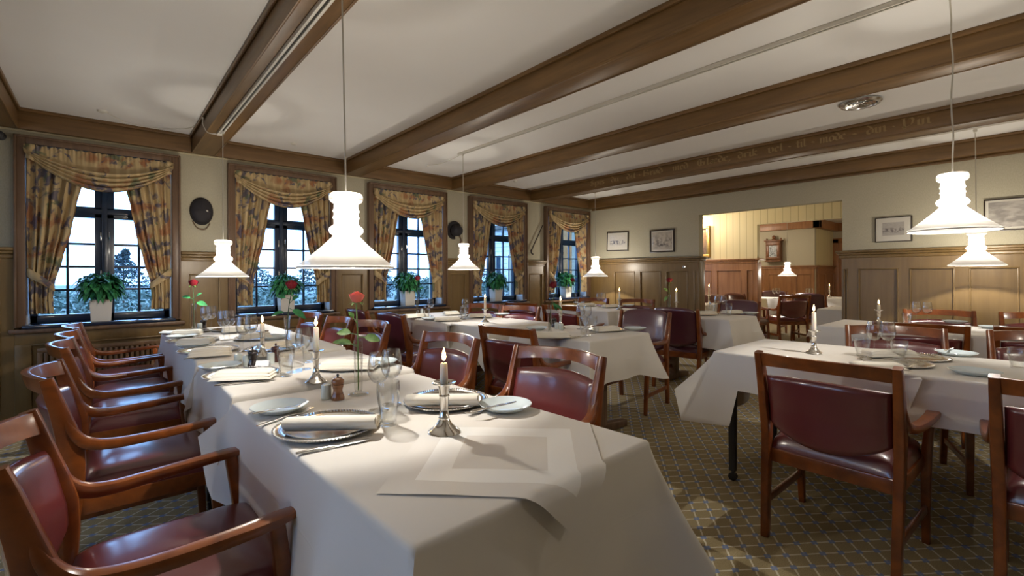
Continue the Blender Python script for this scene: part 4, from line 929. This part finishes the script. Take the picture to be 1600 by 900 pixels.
# ------------------------------------------------------------------ tableware
def lm_(name, prof, m, n=32, sm=50, fine=0):
    if fine: prof = [(p.x, p.z) for p in spline([(r_, 0, z_) for r_, z_ in prof], fine)]
    bm = BM(); lathe(bm, prof, n); return mesh(name, bm, m, sm)
K_charger = [('plate', lm_('charger', [(0, .004), (.092, .004), (.100, .006), (.112, .010), (.143, .013), (.146, .011), (.143, .008), (.112, .004), (.098, .0), (0, 0)], 'silver', 64))]
bm = BM()
for k in range(96):
    a_ = 2*pi*k/96; lathe(bm, [(0, -.0028), (.0030, -.0012), (.0030, .0012), (0, .0028)], 6, (.1435*cos(a_), .1435*sin(a_), .0125))
K_charger.append(('beaded_rim', mesh('charger_beads', bm, 'silver', 60)))
K_bplate = [('plate', lm_('bread_plate', [(0, .004), (.045, .005), (.062, .009), (.080, .020), (.086, .023), (.087, .0215), (.080, .0165), (.062, .005), (.048, .003), (.046, 0), (.042, .0), (.040, .002), (0, .002)], 'porcelain', 48))]
def napkin_mesh(kind):
    bm = BM(); L = .125
    if kind == 'roll':
        def f(u, v):
            x = (2*u-1)*L; th = 2*pi*v; k = 1-.05*abs(2*u-1)**6
            return Vector((x+.004*sin(th*2), .030*k*cos(th)*(1+.06*sin(3*th)), .019+.019*k*sin(th)))
        grid(bm, 20, 24, f); bmesh.ops.remove_doubles(bm, verts=bm.verts, dist=1e-6)
        for s in (-1, 1):
            pts = [Vector((s*(L-.001+.001*k_/30), (.028*(1-k_/34))*cos(k_*.62), .019+.017*(1-k_/34)*sin(k_*.62))) for k_ in range(28)]
            tube(bm, pts, .0022, 5)
            vs = [bm.verts.new((s*(L-.003), .027*cos(2*pi*k_/20), .019+.0165*sin(2*pi*k_/20))) for k_ in range(20)]; bm.faces.new(vs)
    else:
        for k, (w, z0, h) in enumerate(((.050, .0, .013), (.046, .011, .012), (.040, .021, .011))):
            def f(u, v, w=w, z0=z0, h=h, k=k):
                x = (2*u-1)*(L-.004*k); y = (2*v-1)*w+.004*k; q = max(0, 1-abs(2*v-1)**5)**.5*max(0, 1-abs(2*u-1)**9)**.5
                return Vector((x, y, z0+h*q*(1+.12*sin(u*5+k))))
            def g(u, v, w=w, z0=z0, k=k): return Vector(((2*u-1)*(L-.004*k), (2*v-1)*w+.004*k, z0-.001))
            pad(bm, 18, 12, f, g)
    return mesh('napkin', bm, 'napkin', 60)
K_nap = {k: [('fabric', napkin_mesh(k))] for k in ('roll', 'flat')}
def knife(L=.225):
    bm = BM(); strip(bm, [(-L/2, 0, .004), (-L/2+.02, 0, .0045), (-L*.05, 0, .004), (0, 0, .0035)], [.010, .014, .011, .008], [.005, .008, .006, .004], (0, 1, 0), .4); h = mesh('knife_handle', bm, 'silver', 50)
    bm = BM(); strip(bm, [(0, 0, .0032), (.02, .001, .003), (L*.35, .002, .003), (L*.46, .003, .003), (L*.5, .006, .003)], [.009, .016, .018, .013, .003], .0016, (0, 1, 0), .2); return [('handle', h), ('blade', mesh('knife_blade', bm, 'steel', 50))]
def forkk(L=.20):
    bm = BM(); strip(bm, [(-L/2, 0, .004), (-L/2+.02, 0, .004), (0, 0, .005), (L*.2, 0, .003)], [.010, .014, .006, .008], [.003, .003, .004, .003], (0, 1, 0), .4); h = mesh('fork_handle', bm, 'silver', 50)
    bm = BM(); strip(bm, [(L*.19, 0, .003), (L*.24, 0, .002), (L*.32, 0, .003)], [.008, .021, .022], .002, (0, 1, 0), .2)
    for k in range(4): y = -.0085+.0057*k; strip(bm, [(L*.315, y, .003), (L*.42, y, .006), (L*.5, y, .008)], [.0042, .0036, .002], .002, (0, 1, 0), .2)
    return [('handle', h), ('tines', mesh('fork_tines', bm, 'silver', 50))]
K_knife, K_fork = knife(), forkk()
K_wine = [('bowl', lm_('wine_bowl', [(.0035, .088), (.016, .093), (.029, .107), (.0355, .128), (.0345, .155), (.0295, .186), (.0285, .187), (.0335, .155), (.0345, .128), (.028, .108), (.015, .095), (0, .092)], 'glass', 32, 60, 2)),
          ('stem', lm_('wine_stem', [(.0035, .089), (.0032, .06), (.0032, .02), (.006, .006)], 'glass', 12)),
          ('foot', lm_('wine_foot', [(.006, .006), (.02, .003), (.033, .0015), (.033, .0), (0, 0)], 'glass', 32))]
K_tumb = [('body', lm_('tumbler', [(0, .010), (.019, .010), (.022, .02), (.025, .05), (.0315, .085), (.0330, .108), (.0315, .128), (.0325, .1285), (.0345, .108), (.0330, .083), (.0268, .05), (.0245, .02), (.0235, .004), (.021, 0), (0, 0)], 'glass', 32, 60, 2))]
K_low = [('body', lm_('low_tumbler', [(0, .010), (.020, .010), (.023, .025), (.031, .05), (.035, .075), (.036, .092), (.0372, .092), (.0364, .074), (.0325, .048), (.026, .02), (.024, 0), (0, 0)], 'glass', 32, 60, 2))]
K_stick = [('base', lm_('candlestick_base', [(0, 0), (.040, 0), (.042, .003), (.039, .007), (.028, .014), (.018, .026), (.013, .036), (0, .036)], 'silver', 16, 45)),
           ('shaft', lm_('candlestick_shaft', [(.013, .035), (.0145, .039), (.012, .042), (.0105, .060), (.0115, .090), (.0145, .094), (.0115, .098), (.0125, .104), (.015, .118), (.016, .122), (0, .122)], 'silver', 16, 40)),
           ('drip_pan', lm_('candlestick_pan', [(.012, .120), (.028, .124), (.031, .127), (.030, .129), (.024, .127), (.013, .126), (.013, .124)], 'silver', 24, 40))]
FL = lm_('flame', [(0, 0), (.004, .004), (.0062, .011), (.0050, .020), (.0022, .030), (0, .038)], 'flame', 12, 60)
def candle(p, zc, hgt, lab, r_=.0112, watts=.22):
    t = thing('candle', lab, 'candle', (p[0], p[1], zc), 0, 'lit candles on the tables')
    ob('wax', lm_('candle_wax', [(0, 0), (r_*1.05, 0), (r_*.92, hgt-.004), (r_*.75, hgt), (r_*.4, hgt-.002), (0, hgt-.004)], 'wax', 18), t)
    bm = BM(); tube(bm, [(0, 0, hgt-.005), (0, 0, hgt+.004), (.001, 0, hgt+.010)], .0010, 5); ob('wick', mesh('candle_wick', bm, 'black'), t)
    ob('flame', FL, t, (0, 0, hgt+.006))
    l = bpy.data.lights.new('candle_glow', 'POINT'); l.energy = watts; l.color = (1, .58, .25); l.shadow_soft_size = .008
    o_ = bpy.data.objects.new('candle_glow', l); COL.objects.link(o_); o_.parent = t; o_.location = (0, 0, hgt+.055)
def stick(p, z, hgt, lab, sc=1.0, **kw):
    parts(thing('candlestick', 'silver candlestick holding the '+lab, 'candlestick', (p[0], p[1], z), .3, 'silver candlesticks', sc), K_stick)
    candle(p, z+.1225*sc, hgt, 'lit ivory candle, '+lab, **kw)
def mill(p, z, lab, m='mill', sc=1.0):
    t = thing('pepper_mill', lab, 'pepper mill', (p[0], p[1], z), 0, 'pepper mills', sc)
    ob('body', lm_('mill_body', [(0, 0), (.0225, 0), (.0235, .004), (.022, .012), (.0165, .028), (.0160, .036), (.0195, .048), (.0205, .054), (.0, .055)], m, 24, 40), t)
    ob('head', lm_('mill_head', [(0, .0552), (.0185, .0552), (.0225, .062), (.0215, .070), (.014, .077), (.005, .079), (0, .079)], m, 24, 40), t)
    ob('finial', lm_('mill_finial', [(.004, .078), (.003, .082), (.0055, .087), (.003, .092), (0, .092)], 'black' if m == 'mill' else m, 12), t)
def shaker(p, z, lab, h=.054, r_=.0175):
    t = thing('salt_shaker', lab, 'salt shaker', (p[0], p[1], z), 0, 'pale glazed shakers')
    ob('body', lm_('shaker_body', [(0, 0), (r_*.95, 0), (r_, .003), (r_, h*.86), (r_*.92, h*.95), (r_*.5, h), (0, h)], 'saltgrey', 20, 40), t)
    bm = BM()
    for k in range(5): lathe(bm, [(0, .0008), (.0014, 0)], 6, (.005*cos(k*1.26), .005*sin(k*1.26), h-.001))
    ob('holes', mesh('shaker_holes', bm, 'black'), t)
def vase(p, z, lab, h=.185, bell=False):
    t = thing('bud_vase', lab, 'vase', (p[0], p[1], z), 0, 'glass bud vases')
    pr = [(0, .012), (.011, .014), (.013, .03), (.0135, h*.5), (.0155, h), (.0167, h), (.0152, h*.5), (.0150, .02), (.012, .010), (.018, .005), (.033, .003), (.034, 0), (0, 0)]
    if bell: pr = [(0, .012), (.010, .014), (.010, .06), (.012, h*.6), (.019, h), (.0202, h), (.0135, h*.6), (.0118, .05), (.014, .010), (.026, .004), (.030, 0), (0, 0)]
    ob('body', lm_('vase', pr, 'glass', 28, 60, 2), t)
def rose_leaf(bm, base, dirv, L, wd, nrm):
    d = Vector(dirv).normalized(); sd = d.cross(Vector(nrm)).normalized(); n_ = sd.cross(d); rows = []
    for k in range(7):
        f = k/6; p = Vector(base)+d*(L*f)-n_*(.12*L*f*f)+Vector((0, 0, -.10*L*f*f)); w = wd*(sin(pi*min(1, f*.93+.04))**.75)*(1-.25*f)
        rows.append([bm.verts.new(p-sd*w+n_*w*.3), bm.verts.new(p), bm.verts.new(p+sd*w+n_*w*.3)])
    for r0_, r1_ in zip(rows, rows[1:]):
        for j in (0, 1): bm.faces.new((r0_[j], r0_[j+1], r1_[j+1], r1_[j]))
def rose(p, z, bloom, lab, m='rosered', r_=.026, hgt=None, leaves=(), dark=True, tip=(0, 0, 1)):
    p0 = Vector((p[0], p[1], z+.016)); b0 = Vector(bloom); t = thing('rose', lab, 'rose', p0, 0, 'single roses in the vases')
    d = b0-p0; mid = Vector((d.x*.25, d.y*.25, d.z*.55)); up = Vector(tip).normalized()
    bm = BM(); tube(bm, spline([(0, 0, 0), mid, d-up*.035, d], 6), .0026, 7); ob('stem', mesh('rose_stem', bm, 'stemdark' if dark else 'stem'), t)
    bm = BM(); rr = random.Random(int(abs(d.x)*1e4)+3)
    for k in range(17):
        ring = (k/16)**.8; th = k*2.4; rad = r_*(.18+.80*ring); hh = r_*(1.75-.55*ring); wd = .95+.35*(1-ring)
        def f(u, v):
            a_ = th+(u-.5)*2*wd*1.15; flare = rad*(.55+.55*sin(min(1, v*1.25)*pi*.5)) + .16*r_*ring*max(0, v-.72)*4*(1-.2*abs(2*u-1))
            return Vector((flare*cos(a_), flare*sin(a_), hh*v*(1-.16*abs(2*u-1)**2.5)-.25*r_ + .04*r_*sin(u*9+k)))
        grid(bm, 8, 7, f)
    me = mesh('rose_bloom', bm, m, 60); bl = ob('bloom', me, t, d)
    bl.rotation_euler = Vector((0, 0, 1)).rotation_difference(up).to_euler()
    bm = BM()
    for k in range(5): a_ = k*1.257; leaf_shape(bm, (.003*cos(a_), .003*sin(a_), -r_*.25), (cos(a_), sin(a_), .15), r_*1.25, r_*.22, .5, rr)
    ob('sepals', mesh('rose_sepals', bm, 'roseleaf', 0), bl)
    for (f_, dv, L_, w_) in leaves:
        bs = mid*(f_/.55) if f_ < .55 else mid.lerp(d, (f_-.55)/.45)
        bm = BM(); dv = Vector(dv).normalized(); tube(bm, [bs, bs+dv*.03], .0016, 5); rose_leaf(bm, bs+dv*.028, dv, L_, w_*.95, Vector((-.55+.3*sin(L_*900), -.6, .75))); ob('leaf', mesh('rose_leaf', bm, 'roseleaf' if not dark else 'leaf', 60), t)
def put(name, kit, p, z, lab, cat, grp, rz=0.0, sc=1.0): return parts(thing(name, lab, cat, (p[0], p[1], z), rz, grp, sc), kit)
def XY(px, py, z): q = PZ(px, py, z); return (q.x, q.y)
ZT = {'A1': ZA1+.001, 'A2': ZA2+.001, 'A3': ZA3+.001, 'B': ZB+.001}
def setting(zt, ch, n0, n1, where, kind='flat', br=None, flat=()):
    "charger at pixel ch, napkin from n0 to n1, bread plate at br, flatware (kind, handle, tip)"
    c_ = XY(ch[0], ch[1], zt); put('charger_plate', K_charger, c_, zt, 'silver charger plate '+where, 'charger plate', 'silver charger plates', random.uniform(0, 6))
    zn = zt+(.0135 if kind == 'roll' else .014); a_ = Vector(XY(n0[0], n0[1], zn+.015)); b_ = Vector(XY(n1[0], n1[1], zn+.015)); d = b_-a_
    m_ = (a_+b_)/2; put('napkin', K_nap[kind], (m_.x, m_.y), zn, ('rolled' if kind == 'roll' else 'folded')+' cream napkin '+where, 'napkin', 'napkins on the chargers', math.atan2(d.y, d.x), (max(.7, min(1.15, d.length/.25)), 1, 1))
    if br: plate(zt, br, where)
    for f_ in flat: flatware(zt, *f_, where)
def plate(zt, br, where, sc=1.0): put('bread_plate', K_bplate, XY(br[0], br[1], zt), zt, 'pale blue bread plate '+where, 'bread plate', 'bread plates', 0, sc)
def flatware(zt, kind, h, t_, where, lift=0.0):
    a_ = Vector(XY(h[0], h[1], zt+lift)); b_ = Vector(XY(t_[0], t_[1], zt+lift)); d = b_-a_; m_ = (a_+b_)/2
    put('table_knife' if kind == 'knife' else 'fork', K_knife if kind == 'knife' else K_fork, (m_.x, m_.y), zt+lift+.0006, 'silver %s %s' % (kind, where), kind, 'cutlery', math.atan2(d.y, d.x), max(.6, min(1.1, d.length/(.225 if kind == 'knife' else .2))))
def glasses(zt, where, wines=(), tumbs=(), low=False, sc=1.0):
    for k, w_ in enumerate(wines):
        put('wine_glass', K_wine, XY(w_[0], w_[1], zt), zt, ('left-hand ' if k == 0 and len(wines) > 1 else 'right-hand ' if len(wines) > 1 else '')+'stemmed wine glass '+where, 'wine glass', 'wine glasses', 0, sc)
    for k, w_ in enumerate(tumbs):
        put('tumbler', K_low if low else K_tumb, XY(w_[0], w_[1], zt), zt, ('left-hand ' if k == 0 and len(tumbs) > 1 else 'right-hand ' if len(tumbs) > 1 else '')+'clear tumbler '+where, 'tumbler', 'tumblers', 0, sc)
# near end of the long table
z = ZT['A1']
setting(z, (512, 669), (447, 665), (590, 661), 'nearest the camera on the long table', 'roll')
setting(z, (697, 628), (636, 627), (748, 626), 'behind the nearest candlestick on the long table', 'roll')
plate(z, (437, 643), 'with a fork resting on it, left of the nearest charger'); plate(z, (790, 640), 'right of the nearest candlestick')
flatware(z, 'knife', (462, 711), (579, 688), 'in front of the nearest charger plate')
flatware(z, 'fork', (402, 668), (487, 640), 'between the nearest charger and its bread plate')
flatware(z, 'knife', (395, 648), (470, 634), 'lying on the nearest bread plate', .023)
flatware(z, 'knife', (736, 645), (808, 629), 'lying on the bread plate right of the candlestick', .023)
flatware(z, 'fork', (800, 629), (730, 650), 'beside the bread plate right of the candlestick')
glasses(z, 'beside the nearest charger plate on the long table', ((592, 641), (612, 632)), ((607, 664),))
stick(XY(694, 676, z), z, .060, 'nearest one, short, on the near end of the long table', 1.12)
mill(XY(528, 624, z), z, 'brown turned wood pepper mill by the coral rose on the long table')
shaker(XY(510, 623, z), z, 'pale grey shaker beside the brown pepper mill')
pv_ = XY(560, 616, z); vase(pv_, z, 'slim glass vase holding the coral rose on the long table', .192)
b_ = PY(557, 470, pv_[1]); R2 = _R0
def rv(a, up): v = R2*a; return (v.x, v.y, up)
rose(pv_, z, (b_.x, b_.y, b_.z), 'coral pink rose standing tall in the nearest vase', 'rosepink', .0245, None, ((.50, rv(-1, .25), .070, .017), (.60, rv(.55, -.05), .055, .021), (.62, rv(-.5, .1), .052, .021), (.48, rv(-.45, .2), .05, .016), (.74, rv(-.25, .4), .03, .011)), False)
# middle section
z = ZT['A2']
setting(z, (378, 587), (332, 586), (428, 582), 'at the second left place of the long table', 'flat', (344, 577), (('knife', (335, 604), (432, 594)),))
setting(z, (546, 573), (500, 569), (588, 568), 'behind the coral rose on the long table', 'flat', (592, 570))
glasses(z, 'left of the second candlestick', ((460, 581), (474, 577)), ((447, 588), (482, 566)))
stick(XY(494, 597, z), z, .098, 'second one, tall, on the middle of the long table', 1.0)
mill(XY(395, 572, z), z, 'black pepper mill mid long table, left one of the two dark mills', 'milldark')
shaker(XY(386, 572, z), z, 'right-hand pale shaker by the black pepper mill on the long table'); shaker(XY(372, 570, z), z, 'left-hand pale shaker by the black pepper mill on the long table')
mill(XY(431, 565, z), z, 'dark red pepper mill mid long table, right one of the two dark mills', 'milldarkred'); shaker(XY(423, 568, z), z, 'pale shaker by the dark red pepper mill on the long table')
q = XY(411, 575, z); bm = BM(); [bm.faces.new([bm.verts.new(v_) for v_ in ((-.03, s*.018, 0), (.03, s*.018, 0), (.03, 0, .035), (-.03, 0, .035))]) for s in (-1, 1)]
tag(ob('place_card', mesh('place_card', bm, 'paper', 0), None, (q[0], q[1], z), -.6), 'small blank folded white card between the dark pepper mills', 'card')
# window end
z = ZT['A3']
W3 = 'at the %s left place of the long table'
setting(z, (326, 549), (293, 552), (363, 547), W3 % 'third', 'flat', (303, 543), (('knife', (287, 562), (345, 556)),))
setting(z, (302, 533), (277, 534), (334, 532), W3 % 'fourth', 'flat', (284, 529))
setting(z, (290, 519.5), (268, 520), (316, 518), W3 % 'last', 'flat', (272, 523))
setting(z, (404, 529), (373, 526), (424, 522), 'at the third right place of the long table', 'flat', (428, 530))
setting(z, (432, 545), (412, 540), (446, 536), 'at the second right place of the long table', 'flat')
setting(z, (365, 516), (352, 515), (384, 513), 'at the last right place of the long table', 'flat')
glasses(z, 'by the third left place, in front of the candle', ((380, 549), (392, 545))); glasses(z, 'at the centre of the window end of the long table', ((350, 532), (358, 531))); glasses(z, 'by the vase at the far end of the long table', ((322, 519), (330, 517)))
stick(XY(410, 556, z), z, .045, 'stub at the window end of the long table', 1.0)
pv_ = XY(303, 515, z); vase(pv_, z, 'glass vase at the far end of the long table by the wall panelling', .19)
b_ = PY(302, 445, pv_[1]); rose(pv_, z, (b_.x, b_.y, b_.z), 'dark red rose at the far end of the long table, before the panelling', 'rosered', .030, None, ((.66, rv(-.8, .3), .07, .018), (.6, rv(.6, -.1), .075, .024), (.68, rv(.5, .4), .05, .015)))
shaker(XY(312, 516, z), z, 'pale shaker beside the vase at the far end of the long table'); mill(XY(318, 515, z), z, 'dark pepper mill beside the vase at the far end of the long table', 'milldark')
pv_ = XY(449, 538, z); vase(pv_, z, 'flared glass vase before the second window, right side of the long table', .165, True)
b_ = PY(455, 449, pv_[1]); rose(pv_, z, (b_.x, b_.y, b_.z), 'dark red rose before the second window, with drooping green leaves', 'rosered', .031, None, ((.62, rv(.7, -.35), .085, .028), (.55, rv(-.9, -.1), .08, .02), (.78, rv(-.6, .2), .055, .017), (.7, rv(.5, .5), .05, .02)), True)
# middle row
z = ZT['B']
setting(z, (650, 495), (632, 494), (668, 491.5), 'at the window end of the middle row, left side', 'flat')
setting(z, (697, 500), (678, 498), (720, 497), 'mid window table of the middle row, left side', 'flat', (672, 500))
setting(z, (712, 490.5), (694, 489), (716, 488), 'at the window end of the middle row, right side', 'flat')
setting(z, (750, 494.5), (731, 493), (768, 492), 'beside the candle of the middle row window table', 'flat', (784, 493))
glasses(z, 'on the window table of the middle row', (), ((667, 497), (724, 499))); glasses(z, 'behind the tumblers on the window table of the middle row', ((673, 494), (727, 495)))
stick(XY(758, 503.5, z), z, .105, 'slim one on the window table of the middle row', .95)
pv_ = XY(652, 491, z); vase(pv_, z, 'glass vase on the window table of the middle row', .18)
b_ = PY(652, 437, pv_[1]); rose(pv_, z, (b_.x, b_.y, b_.z), 'dark red rose before the middle window, beside the pot plant', 'rosered', .030, None, ((.62, rv(-.4, .3), .05, .016), (.72, rv(.4, .1), .045, .016)))
shaker(XY(659, 490, z), z, 'pale shaker by the vase on the window table of the middle row')
setting(z, (860, 527), (826, 523), (892, 522), 'on the nearer middle row table, left side', 'flat', (838, 515), (('knife', (892, 529), (925, 524)),))
setting(z, (946, 516), (930, 514), (966, 512), 'on the nearer middle row table, right side', 'flat', (992, 516), (('knife', (978, 514), (1002, 510)),))
glasses(z, 'at the centre of the nearer middle row table', ((907, 514), (918, 512)), ((912, 522), (926, 521)))
stick(XY(876, 513, z), z, .10, 'bright tall one on the nearer middle row table', 1.0)
shaker(XY(870, 514, z), z, 'left-hand of two pale shakers by the candle of the nearer middle row table'); shaker(XY(877, 516, z), z, 'right-hand of two pale shakers by the candle of the nearer middle row table')
mill(XY(866, 511, z), z, 'black pepper mill by the candle of the nearer middle row table', 'milldark')
pv_ = XY(859, 519, z); vase(pv_, z, 'tall glass vase on the nearer middle row table', .20)
b_ = PY(866, 448, pv_[1]); rose(pv_, z, (b_.x, b_.y, b_.z), 'large dark red rose leaning over the nearer middle row table', 'rosered', .030, None, ((.62, rv(.6, -.3), .07, .02), (.7, rv(.2, -.4), .06, .018)), True, rv(-.5, .8))
# far row
setting(z, (917, 478), (903, 476), (930, 475.5), 'on the far row table under the corner pendant, left side', 'flat', (905, 474.5))
setting(z, (956, 480), (943, 478), (968, 477), 'on the far row table under the corner pendant, right side', 'flat', (982, 478.5))
glasses(z, 'on the far row table under the corner pendant', ((936, 480), (943, 479)))
stick(XY(968, 484, z), z, .105, 'lone one before the far wall panelling', 1.05)
pv_ = (4.66, 4.05); vase(pv_, z, 'glass vase on the far row table before the last window', .19); b_ = PY(851, 440, 4.05); rose(pv_, z, (pv_[0]-.05, 4.05, 1.10), 'small dark red rose left of the plant of the last window', 'rosered', .028, None, ((.6, rv(.5, .1), .05, .016),))
setting(z, (1100, 492), (1082, 489), (1118, 488), 'on the far row table before the opening, left side', 'flat')
setting(z, (1146, 490), (1130, 487.5), (1158, 486.5), 'on the far row table before the opening, right side', 'flat', (1172, 491))
glasses(z, 'on the far row table before the opening', ((1121, 488), (1131, 487.5)), ((1113, 490), (1139, 493)))
pc = (4.93, 2.76); stick(pc, z, .12, 'tall one right of the two padded chairs, before the opening', 1.0)
pv_ = (4.88, 2.82); vase(pv_, z, 'glass vase on the far row table before the opening', .20); rose(pv_, z, (4.90, 2.83, 1.10), 'dark red rose against the far wall panelling, beside a candle', 'rosered', .032, None, ((.62, rv(-.3, .3), .06, .022), (.55, rv(-.2, -.2), .06, .022)), False)
# right foreground table
setting(z, (1398, 569), (1330, 571), (1414, 574), 'nearest on the right foreground table', 'flat', (1523, 586))
setting(z, (1428, 560), (1352, 551), (1428, 551), 'across the right foreground table, under the wine glasses', 'flat', (1494, 556))
flatware(z, 'knife', (1418, 577), (1432, 566), 'at the end of the nearest charger on the right foreground table'); flatware(z, 'fork', (1448, 557), (1486, 551), 'by the upper bread plate of the right foreground table'); flatware(z, 'knife', (1476, 549), (1490, 544), 'resting on the upper bread plate of the right foreground table', .023)
glasses(z, 'at the centre of the right foreground table', ((1366, 558), (1387, 559)))
glasses(z, 'flanking the wine glasses of the right foreground table', (), ((1347, 556), (1405, 561)), True)
glasses(z, 'at the right edge of the right foreground table', (), ((1592, 577),), True, 1.05)
stick(XY(1272, 552, z), z, .105, 'bright tall one on the right foreground table', 1.0)
# second row at the right
stick((5.03, .925), z, .05, 'short one of the second row, before the right-hand panelling', 1.0)
glasses(z, 'on the second row table at the right', ((1432, 505), (1449, 506))); glasses(z, 'left of the wine glasses of the second row table at the right', (), ((1417, 506),), True)
plate(z, (1492, 505), 'on the second row table, left of the post'); plate(z, (1552, 514), 'on the second row table at the far right')
# beyond the opening
glasses(z, 'on the left place of the white table in the far room', ((1262, 467), (1267, 467))); glasses(z, 'on the white table in the inner doorway', ((1210, 466.5), (1216, 466.5)))
stick(PX(1296, 466, 10.2).to_2d(), z, .09, 'distant one in the room beyond the opening', 1.0)
p = PX(1110, 470, 6.75); table(6.55, 7.03, p.y-.05, p.y+.75, ZB, 'dining table in the passage, hidden left of the opening', 'pillar'); cloth(6.54, 7.04, p.y-.06, p.y+.76, ZB, (.28,)*4, 'white tablecloth in the passage at the left of the opening', 21)
stick((6.75, p.y+.02), z, .13, 'half hidden one in the passage below the gilt painting', 1.0)
# warm fill in the rooms beyond comes from the added globes
